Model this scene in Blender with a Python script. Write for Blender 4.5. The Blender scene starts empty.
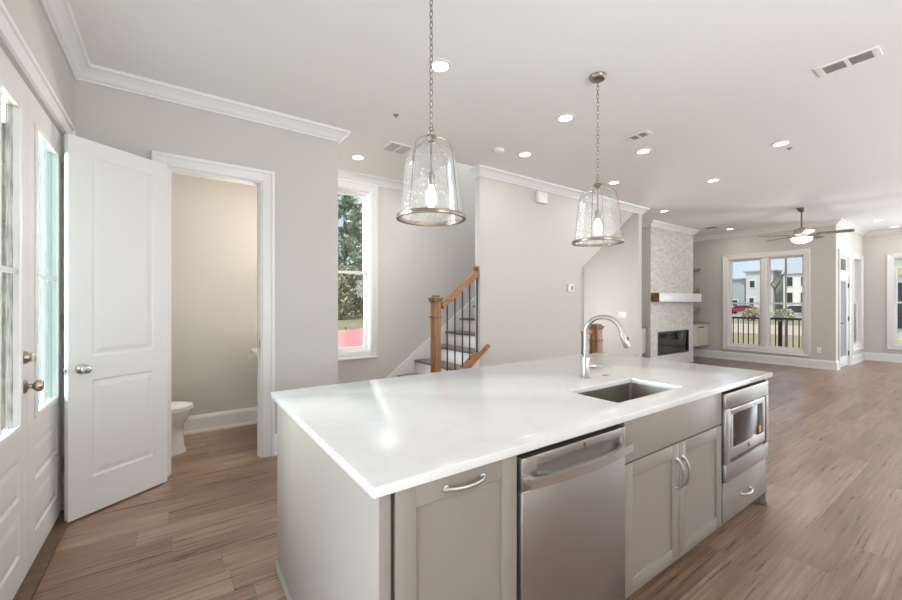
import bpy, bmesh, math, random
from mathutils import Vector, Matrix
random.seed(7)
PI = math.pi
SC = bpy.context.scene
COL = SC.collection

# ------------------------------------------------------------------ camera
CAMZ = 1.392
YAW = math.radians(55.0)
cam_d = bpy.data.cameras.new('camera')
cam_d.sensor_width = 36.0
cam_d.lens = 394.0/902.0*36.0
cam_d.shift_y = 2.8/902.0
cam_d.clip_start = 0.02
cam_d.clip_end = 600
cam = bpy.data.objects.new('camera', cam_d)
COL.objects.link(cam)
cam.location = (0, 0, CAMZ)
cam.rotation_euler = (PI/2, 0, YAW-PI/2)
SC.camera = cam

# ------------------------------------------------------------------ world, sun, large lights, exposure
SC.view_settings.view_transform = 'Standard'
SC.view_settings.look = 'None'
SC.view_settings.gamma = 1.0
SC.view_settings.use_curve_mapping = False
SC.view_settings.exposure = 0.45
world = bpy.data.worlds.new('sky')
SC.world = world
world.use_nodes = True
wn = world.node_tree.nodes
wl = world.node_tree.links
wn.clear()
w_out = wn.new('ShaderNodeOutputWorld')
w_bg = wn.new('ShaderNodeBackground')
w_tc = wn.new('ShaderNodeTexCoord')
w_sep = wn.new('ShaderNodeSeparateXYZ')
w_ramp = wn.new('ShaderNodeValToRGB')
w_ramp.color_ramp.elements[0].position = 0.0
w_ramp.color_ramp.elements[0].color = (0.66, 0.80, 0.95, 1)
w_ramp.color_ramp.elements[1].position = 0.7
w_ramp.color_ramp.elements[1].color = (0.33, 0.56, 0.90, 1)
w_noise = wn.new('ShaderNodeTexNoise')
w_noise.inputs['Scale'].default_value = 3.0
w_noise.inputs['Detail'].default_value = 5.0
w_cr = wn.new('ShaderNodeValToRGB')
w_cr.color_ramp.elements[0].position = 0.48
w_cr.color_ramp.elements[1].position = 0.66
w_mix = wn.new('ShaderNodeMixRGB')
w_mix.inputs[2].default_value = (0.95, 0.96, 0.97, 1)
wl.new(w_tc.outputs['Generated'], w_sep.inputs[0])
wl.new(w_sep.outputs['Z'], w_ramp.inputs[0])
wl.new(w_tc.outputs['Generated'], w_noise.inputs['Vector'])
wl.new(w_noise.outputs['Fac'], w_cr.inputs[0])
wl.new(w_cr.outputs['Color'], w_mix.inputs[0])
wl.new(w_ramp.outputs['Color'], w_mix.inputs[1])
wl.new(w_mix.outputs['Color'], w_bg.inputs['Color'])
w_bg.inputs['Strength'].default_value = 0.80
wl.new(w_bg.outputs[0], w_out.inputs[0])

SC.cycles.max_bounces = 10
SC.cycles.diffuse_bounces = 6
SC.cycles.glossy_bounces = 4
SC.cycles.transparent_max_bounces = 16
SC.cycles.sample_clamp_indirect = 2.5
SC.cycles.sample_clamp_direct = 12.0
SC.cycles.caustics_reflective = False
SC.cycles.caustics_refractive = False


def add_light(name, kind, loc, rot, power, color, **kw):
    d = bpy.data.lights.new(name, kind)
    d.energy = power
    d.color = color
    for k, v in kw.items():
        setattr(d, k, v)
    o = bpy.data.objects.new(name, d)
    COL.objects.link(o)
    o.location = loc
    o.rotation_euler = rot
    return o


sun = add_light('sun', 'SUN', (0, 0, 30), (0, 0, 0), 3.0, (1.0, 0.96, 0.9), angle=0.05)
sun.rotation_euler = Vector((0.60, 0.35, -1.05)).to_track_quat('-Z', 'Y').to_euler()
# added fill lamps at assumed unseen windows behind the viewer and beyond the frame
W_FILL = (0.93, 0.965, 1.0)
TILT = math.radians(90+50)
add_light('fill_dining', 'AREA', (6.4, -2.56, 1.5), (TILT, 0, 0), 64, W_FILL, shape='RECTANGLE', size=2.6, size_y=2.2)
add_light('fill_living', 'AREA', (10.4, -2.56, 1.5), (TILT, 0, 0), 48, W_FILL, shape='RECTANGLE', size=2.6, size_y=2.2)
add_light('fill_kitchen', 'AREA', (1.6, -2.56, 1.65), (math.radians(90+58), 0, 0), 90, W_FILL, shape='RECTANGLE', size=2.2, size_y=1.6)
add_light('fill_far', 'AREA', (13.98, -0.9, 1.45), (0, math.radians(90+4), 0), 150, (0.80, 0.91, 1.0), shape='RECTANGLE', size=2.0, size_y=2.1)  # added to brighten the living room floor
# added lamp boosting the sky light through the entry door glass
add_light('daylight_entry_boost', 'AREA', (-3.3, 5.8, 2.3), Vector((1.0, -0.85, -0.30)).to_track_quat('-Z', 'Y').to_euler(), 2600, (0.88, 0.925, 1.0), shape='RECTANGLE', size=5.4, size_y=3.2)
# added fill lamp for the island end panel, at an invented entry wall opening
add_light('fill_side', 'AREA', (-0.58, 0.75, 0.72), (0, -math.radians(90), 0), 20, (0.70, 0.85, 1.0), shape='RECTANGLE', size=1.0, size_y=1.4)
# added fill lamp brightening the dark stairwell from above, no window modelled
add_light('fill_upstairs', 'AREA', (4.6, 4.5, 5.35), (0, 0, 0), 62, (0.82, 0.91, 1.0), shape='RECTANGLE', size=3.6, size_y=0.9)

# ------------------------------------------------------------------ materials


def hexc(r, g, b):
    def f(v):
        v /= 255.0
        return v/12.92 if v <= 0.04045 else ((v+0.055)/1.055)**2.4
    return (f(r), f(g), f(b), 1)


def nodes_of(name):
    m = bpy.data.materials.new(name)
    m.use_nodes = True
    nt = m.node_tree
    return m, nt, nt.nodes['Principled BSDF']


def mat(name, col, rough=0.5, metal=0.0, var=0.03, scale=6.0, bump=0.0, bscale=60.0, spec=0.5, stretch=None, emit=None, estr=0.0, coat=0.0):
    m, nt, b = nodes_of(name)
    n, l = nt.nodes, nt.links
    tc = n.new('ShaderNodeTexCoord')
    mp = n.new('ShaderNodeMapping')
    l.new(tc.outputs['Object'], mp.inputs[0])
    if stretch:
        mp.inputs['Scale'].default_value = stretch
    nz = n.new('ShaderNodeTexNoise')
    nz.inputs['Scale'].default_value = scale
    nz.inputs['Detail'].default_value = 4
    l.new(mp.outputs[0], nz.inputs['Vector'])
    mx = n.new('ShaderNodeMixRGB')
    mx.inputs[1].default_value = tuple(max(0, c*(1-var)) for c in col[:3])+(1,)
    mx.inputs[2].default_value = tuple(min(1, c*(1+var)) for c in col[:3])+(1,)
    l.new(nz.outputs['Fac'], mx.inputs[0])
    l.new(mx.outputs[0], b.inputs['Base Color'])
    b.inputs['Roughness'].default_value = rough
    b.inputs['Metallic'].default_value = metal
    b.inputs['Specular IOR Level'].default_value = spec
    b.inputs['Coat Weight'].default_value = coat
    if bump:
        nb = n.new('ShaderNodeTexNoise')
        nb.inputs['Scale'].default_value = bscale
        nb.inputs['Detail'].default_value = 3
        l.new(mp.outputs[0], nb.inputs['Vector'])
        bp = n.new('ShaderNodeBump')
        bp.inputs['Strength'].default_value = bump
        bp.inputs['Distance'].default_value = 0.004
        l.new(nb.outputs['Fac'], bp.inputs['Height'])
        l.new(bp.outputs[0], b.inputs['Normal'])
    if emit:
        b.inputs['Emission Color'].default_value = emit
        b.inputs['Emission Strength'].default_value = estr
    return m


def mat_glass(name, tint=(1, 1, 1, 1), gloss=0.06, rough=0.0, seeds=False, film=None, ripple=0.0):
    m = bpy.data.materials.new(name)
    m.use_nodes = True
    nt = m.node_tree
    n, l = nt.nodes, nt.links
    n.clear()
    out = n.new('ShaderNodeOutputMaterial')
    tr = n.new('ShaderNodeBsdfTransparent')
    tr.inputs[0].default_value = tint
    gl = n.new('ShaderNodeBsdfGlossy')
    gl.inputs['Roughness'].default_value = rough
    fr = n.new('ShaderNodeFresnel')
    fr.inputs['IOR'].default_value = 1.45
    mul = n.new('ShaderNodeMath')
    mul.operation = 'MULTIPLY_ADD'
    mul.inputs[1].default_value = 0.45
    mul.inputs[2].default_value = gloss
    l.new(fr.outputs[0], mul.inputs[0])
    mix = n.new('ShaderNodeMixShader')
    l.new(mul.outputs[0], mix.inputs[0])
    base = tr
    if film:
        df = n.new('ShaderNodeBsdfTranslucent')
        df.inputs[0].default_value = film[0]
        d2 = n.new('ShaderNodeBsdfDiffuse')
        d2.inputs[0].default_value = film[0]
        m2 = n.new('ShaderNodeMixShader')
        m2.inputs[0].default_value = 0.4
        l.new(df.outputs[0], m2.inputs[1])
        l.new(d2.outputs[0], m2.inputs[2])
        m3 = n.new('ShaderNodeMixShader')
        m3.inputs[0].default_value = film[1]
        l.new(tr.outputs[0], m3.inputs[1])
        l.new(m2.outputs[0], m3.inputs[2])
        base = m3
    if seeds:
        tc = n.new('ShaderNodeTexCoord')
        vo = n.new('ShaderNodeTexVoronoi')
        vo.inputs['Scale'].default_value = 48
        l.new(tc.outputs['Object'], vo.inputs['Vector'])
        cr = n.new('ShaderNodeValToRGB')
        cr.color_ramp.elements[0].position = 0.10
        cr.color_ramp.elements[0].color = (1, 1, 1, 1)
        cr.color_ramp.elements[1].position = 0.26
        cr.color_ramp.elements[1].color = (0, 0, 0, 1)
        l.new(vo.outputs['Distance'], cr.inputs[0])
        sw = n.new('ShaderNodeBsdfDiffuse')
        sw.inputs[0].default_value = (0.95, 0.95, 0.95, 1)
        ml = n.new('ShaderNodeMath')
        ml.operation = 'MULTIPLY_ADD'
        ml.inputs[1].default_value = 0.50
        ml.inputs[2].default_value = 0.09
        l.new(cr.outputs[0], ml.inputs[0])
        m4 = n.new('ShaderNodeMixShader')
        l.new(ml.outputs[0], m4.inputs[0])
        l.new(tr.outputs[0], m4.inputs[1])
        l.new(sw.outputs[0], m4.inputs[2])
        base = m4
        bp = n.new('ShaderNodeBump')
        bp.inputs['Strength'].default_value = 0.5
        bp.inputs['Distance'].default_value = 0.004
        l.new(vo.outputs['Distance'], bp.inputs['Height'])
        l.new(bp.outputs[0], gl.inputs['Normal'])
    if ripple:
        tc = n.new('ShaderNodeTexCoord')
        mp = n.new('ShaderNodeMapping')
        mp.inputs['Scale'].default_value = (14, 14, 3)
        nz = n.new('ShaderNodeTexNoise')
        nz.inputs['Scale'].default_value = 3
        l.new(tc.outputs['Object'], mp.inputs[0])
        l.new(mp.outputs[0], nz.inputs['Vector'])
        cr = n.new('ShaderNodeValToRGB')
        cr.color_ramp.elements[0].position = 0.50
        cr.color_ramp.elements[0].color = tint
        cr.color_ramp.elements[1].position = 0.66
        cr.color_ramp.elements[1].color = tuple(c*(1-ripple) for c in tint[:3])+(1,)
        cr.color_ramp.elements[0].position = 0.44
        l.new(nz.outputs['Fac'], cr.inputs[0])
        l.new(cr.outputs[0], tr.inputs[0])
    l.new(base.outputs[0], mix.inputs[1])
    l.new(gl.outputs[0], mix.inputs[2])
    l.new(mix.outputs[0], out.inputs[0])
    return m


def mat_emit(name, col, strength):
    m, nt, b = nodes_of(name)
    b.inputs['Base Color'].default_value = (0.9, 0.9, 0.9, 1)
    b.inputs['Emission Color'].default_value = col
    b.inputs['Emission Strength'].default_value = strength
    nz = nt.nodes.new('ShaderNodeTexNoise')
    nz.inputs['Scale'].default_value = 30
    bp = nt.nodes.new('ShaderNodeBump')
    bp.inputs['Strength'].default_value = 0.05
    nt.links.new(nz.outputs['Fac'], bp.inputs['Height'])
    nt.links.new(bp.outputs[0], b.inputs['Normal'])
    return m


def mat_floor():
    m, nt, b = nodes_of('plank_floor')
    n, l = nt.nodes, nt.links

    def math_(op, a=None, c=None, **kw):
        x = n.new('ShaderNodeMath')
        x.operation = op
        for i, v in enumerate((a, c)):
            if v is None:
                continue
            if isinstance(v, (int, float)):
                x.inputs[i].default_value = v
            else:
                l.new(v, x.inputs[i])
        return x.outputs[0]
    tc = n.new('ShaderNodeTexCoord')
    sp = n.new('ShaderNodeSeparateXYZ')
    l.new(tc.outputs['Object'], sp.inputs[0])
    X, Y = sp.outputs['X'], sp.outputs['Y']
    PW, PL = 0.18, 1.25
    yr = math_('DIVIDE', Y, PW)
    row = math_('FLOOR', yr)
    wn1 = n.new('ShaderNodeTexWhiteNoise')
    wn1.noise_dimensions = '1D'
    l.new(row, wn1.inputs['W'])
    xo = math_('ADD', math_('DIVIDE', X, PL), math_('MULTIPLY', wn1.outputs['Value'], 7.3))
    colm = math_('FLOOR', xo)
    cmb = n.new('ShaderNodeCombineXYZ')
    l.new(row, cmb.inputs[0])
    l.new(colm, cmb.inputs[1])
    wn2 = n.new('ShaderNodeTexWhiteNoise')
    wn2.noise_dimensions = '2D'
    l.new(cmb.outputs[0], wn2.inputs['Vector'])
    # grain
    gm = n.new('ShaderNodeCombineXYZ')
    l.new(math_('ADD', math_('MULTIPLY', X, 1.5), math_('MULTIPLY', wn2.outputs['Value'], 31.0)), gm.inputs[0])
    l.new(math_('MULTIPLY', Y, 46.0), gm.inputs[1])
    g1 = n.new('ShaderNodeTexNoise')
    g1.inputs['Scale'].default_value = 1.0
    g1.inputs['Detail'].default_value = 6
    g1.inputs['Roughness'].default_value = 0.70
    g1.inputs['Distortion'].default_value = 0.25
    l.new(gm.outputs[0], g1.inputs['Vector'])
    g2m = n.new('ShaderNodeCombineXYZ')
    l.new(math_('ADD', math_('MULTIPLY', X, 1.1), math_('MULTIPLY', wn2.outputs['Value'], 17.0)), g2m.inputs[0])
    l.new(math_('MULTIPLY', Y, 5.0), g2m.inputs[1])
    g2 = n.new('ShaderNodeTexNoise')
    g2.inputs['Scale'].default_value = 1.6
    g2.inputs['Detail'].default_value = 3
    l.new(g2m.outputs[0], g2.inputs['Vector'])
    ramp = n.new('ShaderNodeValToRGB')
    e = ramp.color_ramp.elements
    e[0].position, e[0].color = 0.33, FLOOR_DARK
    e[1].position, e[1].color = 0.69, FLOOR_LIGHT
    mid = e.new(0.5)
    mid.color = FLOOR_MID
    fac = math_('ADD', math_('MULTIPLY', g1.outputs['Fac'], 0.62), math_('MULTIPLY', wn2.outputs['Value'], 0.12))
    fac = math_('ADD', fac, math_('MULTIPLY', g2.outputs['Fac'], 0.24))
    l.new(math_('ADD', fac, 0.01), ramp.inputs[0])
    # seams
    fy = math_('FRACT', yr)
    fx = math_('FRACT', xo)
    sy = math_('LESS_THAN', math_('MINIMUM', fy, math_('SUBTRACT', 1.0, fy)), 0.009)
    sx = math_('LESS_THAN', math_('MINIMUM', fx, math_('SUBTRACT', 1.0, fx)), 0.0013)
    seam = math_('MAXIMUM', sx, sy)
    mx = n.new('ShaderNodeMixRGB')
    mx.inputs[2].default_value = (0.05, 0.032, 0.022, 1)
    l.new(math_('MULTIPLY', seam, 0.6), mx.inputs[0])
    l.new(ramp.outputs[0], mx.inputs[1])
    l.new(mx.outputs[0], b.inputs['Base Color'])
    rr = math_('ADD', math_('MULTIPLY', g1.outputs['Fac'], 0.25), 0.18)
    l.new(rr, b.inputs['Roughness'])
    b.inputs['Specular IOR Level'].default_value = 0.8
    bp = n.new('ShaderNodeBump')
    bp.inputs['Strength'].default_value = 0.22
    bp.inputs['Distance'].default_value = 0.002
    l.new(math_('SUBTRACT', g1.outputs['Fac'], seam), bp.inputs['Height'])
    l.new(bp.outputs[0], b.inputs['Normal'])
    return m


FLOOR_DARK = hexc(86, 64, 50)
FLOOR_MID = hexc(135, 106, 86)
FLOOR_LIGHT = hexc(174, 150, 131)


def mat_quartz():
    m, nt, b = nodes_of('white_quartz')
    n, l = nt.nodes, nt.links
    tc = n.new('ShaderNodeTexCoord')
    nz = n.new('ShaderNodeTexNoise')
    nz.inputs['Scale'].default_value = 1.6
    nz.inputs['Detail'].default_value = 8
    nz.inputs['Distortion'].default_value = 1.4
    l.new(tc.outputs['Object'], nz.inputs['Vector'])
    cr = n.new('ShaderNodeValToRGB')
    e = cr.color_ramp.elements
    e[0].position, e[0].color = 0.47, (0.715, 0.70, 0.68, 1)
    e[1].position, e[1].color = 0.53, (0.715, 0.70, 0.68, 1)
    v = e.new(0.50)
    v.color = (0.69, 0.675, 0.657, 1)
    l.new(nz.outputs['Fac'], cr.inputs[0])
    l.new(cr.outputs[0], b.inputs['Base Color'])
    b.inputs['Roughness'].default_value = 0.13
    b.inputs['Specular IOR Level'].default_value = 0.5
    return m


def mat_steel(name, col=(0.60, 0.575, 0.545, 1), rough=0.30, stretch=(1.5, 1.5, 120)):
    m, nt, b = nodes_of(name)
    n, l = nt.nodes, nt.links
    tc = n.new('ShaderNodeTexCoord')
    mp = n.new('ShaderNodeMapping')
    mp.inputs['Scale'].default_value = stretch
    nz = n.new('ShaderNodeTexNoise')
    nz.inputs['Scale'].default_value = 8
    nz.inputs['Detail'].default_value = 3
    l.new(tc.outputs['Object'], mp.inputs[0])
    l.new(mp.outputs[0], nz.inputs['Vector'])
    ma = n.new('ShaderNodeMath')
    ma.operation = 'MULTIPLY_ADD'
    ma.inputs[1].default_value = 0.12
    ma.inputs[2].default_value = rough-0.06
    l.new(nz.outputs['Fac'], ma.inputs[0])
    l.new(ma.outputs[0], b.inputs['Roughness'])
    b.inputs['Base Color'].default_value = col
    b.inputs['Metallic'].default_value = 1.0
    bp = n.new('ShaderNodeBump')
    bp.inputs['Strength'].default_value = 0.03
    bp.inputs['Distance'].default_value = 0.001
    l.new(nz.outputs['Fac'], bp.inputs['Height'])
    l.new(bp.outputs[0], b.inputs['Normal'])
    return m


def mat_wood(name, c1, c2, rough=0.45, axis=0):
    m, nt, b = nodes_of(name)
    n, l = nt.nodes, nt.links
    tc = n.new('ShaderNodeTexCoord')
    mp = n.new('ShaderNodeMapping')
    s = [30, 30, 30]
    s[axis] = 2.5
    mp.inputs['Scale'].default_value = s
    nz = n.new('ShaderNodeTexNoise')
    nz.inputs['Scale'].default_value = 1.2
    nz.inputs['Detail'].default_value = 6
    nz.inputs['Distortion'].default_value = 0.8
    l.new(tc.outputs['Object'], mp.inputs[0])
    l.new(mp.outputs[0], nz.inputs['Vector'])
    cr = n.new('ShaderNodeValToRGB')
    cr.color_ramp.elements[0].position = 0.32
    cr.color_ramp.elements[0].color = c1
    cr.color_ramp.elements[1].position = 0.68
    cr.color_ramp.elements[1].color = c2
    l.new(nz.outputs['Fac'], cr.inputs[0])
    l.new(cr.outputs[0], b.inputs['Base Color'])
    b.inputs['Roughness'].default_value = rough
    return m


def mat_stone():
    m, nt, b = nodes_of('mosaic_stone')
    n, l = nt.nodes, nt.links
    tc = n.new('ShaderNodeTexCoord')
    mp = n.new('ShaderNodeMapping')
    mp.inputs['Scale'].default_value = (1.0, 1.0, 1.9)
    mp.inputs['Rotation'].default_value = (0, 0.3, 0)
    l.new(tc.outputs['Object'], mp.inputs[0])
    vo = n.new('ShaderNodeTexVoronoi')
    vo.inputs['Scale'].default_value = 17
    l.new(mp.outputs[0], vo.inputs['Vector'])
    cr = n.new('ShaderNodeValToRGB')
    cr.color_ramp.elements[0].color = hexc(190, 185, 178)
    cr.color_ramp.elements[1].color = hexc(216, 213, 208)
    sep = n.new('ShaderNodeSeparateColor')
    l.new(vo.outputs['Color'], sep.inputs[0])
    l.new(sep.outputs[0], cr.inputs[0])
    vd = n.new('ShaderNodeTexVoronoi')
    vd.feature = 'DISTANCE_TO_EDGE'
    vd.inputs['Scale'].default_value = 17
    l.new(mp.outputs[0], vd.inputs['Vector'])
    c2 = n.new('ShaderNodeValToRGB')
    c2.color_ramp.elements[0].color = (0.80, 0.79, 0.77, 1)
    c2.color_ramp.elements[1].position = 0.08
    c2.color_ramp.elements[1].color = (1, 1, 1, 1)
    l.new(vd.outputs['Distance'], c2.inputs[0])
    mu = n.new('ShaderNodeMixRGB')
    mu.blend_type = 'MULTIPLY'
    mu.inputs[0].default_value = 0.7
    l.new(cr.outputs[0], mu.inputs[1])
    l.new(c2.outputs[0], mu.inputs[2])
    l.new(mu.outputs[0], b.inputs['Base Color'])
    b.inputs['Roughness'].default_value = 0.45
    bp = n.new('ShaderNodeBump')
    bp.inputs['Strength'].default_value = 0.35
    bp.inputs['Distance'].default_value = 0.006
    l.new(sep.outputs[1], bp.inputs['Height'])
    l.new(bp.outputs[0], b.inputs['Normal'])
    return m


def mat_siding(name, c1, lap=0.2):
    m, nt, b = nodes_of(name)
    n, l = nt.nodes, nt.links
    tc = n.new('ShaderNodeTexCoord')
    sp = n.new('ShaderNodeSeparateXYZ')
    l.new(tc.outputs['Object'], sp.inputs[0])
    d = n.new('ShaderNodeMath')
    d.operation = 'DIVIDE'
    d.inputs[1].default_value = lap
    l.new(sp.outputs['Z'], d.inputs[0])
    f = n.new('ShaderNodeMath')
    f.operation = 'FRACT'
    l.new(d.outputs[0], f.inputs[0])
    bp = n.new('ShaderNodeBump')
    bp.inputs['Distance'].default_value = 0.05
    l.new(f.outputs[0], bp.inputs['Height'])
    l.new(bp.outputs[0], b.inputs['Normal'])
    b.inputs['Base Color'].default_value = c1
    b.inputs['Roughness'].default_value = 0.7
    return m


M = {}
M['wall'] = mat('wall_paint', hexc(203, 199, 193), 0.75, var=0.008, bump=0.06, bscale=180)
M['ceil'] = mat('ceiling_paint', hexc(240, 239, 237), 0.85, var=0.008, bump=0.06, bscale=150)
M['trim'] = mat('trim_paint', hexc(233, 232, 230), 0.35, var=0.008, bump=0.02, bscale=90)
M['door'] = mat('door_paint', hexc(224, 222, 220), 0.40, var=0.008, bump=0.03, bscale=120)
M['floor'] = mat_floor()
M['quartz'] = mat_quartz()
M['cab'] = mat('cabinet_paint', hexc(145, 136, 126), 0.34, var=0.015, bump=0.03, bscale=120)
M['gap'] = mat('dark_gap', (0.02, 0.02, 0.02, 1), 0.8)
M['steel'] = mat_steel('brushed_steel', (0.43, 0.405, 0.375, 1), 0.38)
M['steel_h'] = mat_steel('handle_steel', (0.58, 0.56, 0.53, 1), 0.32, (90, 1.5, 1.5))
M['sink'] = mat_steel('sink_steel', (0.50, 0.47, 0.43, 1), 0.36, (40, 2, 2))
M['nickel'] = mat('brushed_nickel', (0.47, 0.435, 0.395, 1), 0.28, 1.0, var=0.05, scale=30)
M['pendant_metal'] = mat('pendant_nickel', (0.30, 0.25, 0.20, 1), 0.36, 1.0, var=0.35, scale=40)
M['bronze'] = mat('aged_nickel', (0.42, 0.36, 0.30, 1), 0.28, 1.0, var=0.1, scale=20)
M['fan_bronze'] = mat('fan_bronze', (0.17, 0.15, 0.135, 1), 0.35, 1.0, var=0.1, scale=20)
M['black'] = mat('black_metal', (0.022, 0.022, 0.024, 1), 0.45, var=0.1)
M['blackgloss'] = mat('black_glass', (0.015, 0.013, 0.012, 1), 0.06, var=0.1)
M['ovenglass'] = mat('oven_glass', (0.045, 0.032, 0.024, 1), 0.16, var=0.2, scale=3, spec=0.3)
M['oak'] = mat_wood('honey_oak', hexc(132, 88, 54), hexc(172, 126, 84), 0.4, axis=0)
M['oak_post'] = mat_wood('honey_oak_post', hexc(128, 84, 52), hexc(168, 120, 80), 0.4, axis=2)
M['tread'] = mat_wood('grey_brown_tread', hexc(84, 72, 64), hexc(120, 105, 94), 0.4, axis=1)
M['mantel_wood'] = mat_wood('mantel_oak', hexc(92, 68, 40), hexc(150, 116, 74), 0.55, axis=1)
M['mantel_glare'] = mat_wood('mantel_front_glare', hexc(205, 206, 207), hexc(222, 222, 222), 0.35, axis=0)  # mantel wood paled, sky glare on its front put into the colour
M['shelf'] = mat_wood('shelf_wood', hexc(120, 108, 94), hexc(158, 146, 130), 0.5, axis=0)
M['builtin'] = mat_wood('pale_builtin', hexc(182, 174, 160), hexc(200, 193, 180), 0.35, axis=2)
M['stone'] = mat_stone()
M['ceramic'] = mat('white_ceramic', hexc(236, 234, 230), 0.10, var=0.01, coat=0.3)
M['plastic'] = mat('white_plastic', hexc(238, 236, 232), 0.4, var=0.01)
M['vent_grey'] = mat('vent_grey', hexc(150, 148, 146), 0.5, var=0.03)
M['vent_dark'] = mat('vent_dark', hexc(84, 82, 80), 0.7)
M['vent_pale'] = mat('vent_pale', hexc(200, 198, 195), 0.5, var=0.03)
M['lens'] = mat_emit('lamp_lens', (1.0, 0.97, 0.93, 1), 5.0)
M['bulb'] = mat_emit('bulb_glow', (1.0, 0.90, 0.76, 1), 6.0)
M['bowl'] = mat_emit('bowl_glow', (1.0, 0.90, 0.78, 1), 1.6)
M['pane'] = mat_glass('window_glass', (0.97, 0.985, 0.98, 1), 0.02)
M['seeded'] = mat_glass('seeded_glass', (0.985, 0.985, 0.98, 1), 0.01, rough=0.05, seeds=True)
M['entry_glass'] = mat_glass('rippled_glass', (0.93, 0.95, 0.94, 1), 0.03, rough=0.04, ripple=0.45)
M['teal_glass'] = mat_glass('teal_film_glass', (0.74, 0.87, 0.865, 1), 0.02, rough=0.05, film=((0.70, 0.84, 0.84, 1), 0.015))
M['door_lite'] = mat_glass('frosted_lite', (0.85, 0.92, 0.94, 1), 0.03, rough=0.05, film=((0.80, 0.88, 0.90, 1), 0.55))
M['sill_wood'] = mat_wood('sill_wood', hexc(76, 56, 42), hexc(106, 82, 62), 0.5, axis=1)
M['blade_dark'] = mat_wood('fan_blade_wood', hexc(92, 88, 84), hexc(126, 121, 115), 0.45, axis=0)
M['yellow'] = mat('yellow_label', hexc(226, 190, 70), 0.5)
M['boards'] = mat('pale_yellow_boards', hexc(206, 196, 140), 0.8, var=0.2, scale=4)
M['grey_emblem'] = mat('emblem_grey', hexc(104, 98, 92), 0.35, 0.6)
M['screen'] = mat('thermostat_screen', hexc(90, 92, 94), 0.15)

# ------------------------------------------------------------------ mesh helpers


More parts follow.
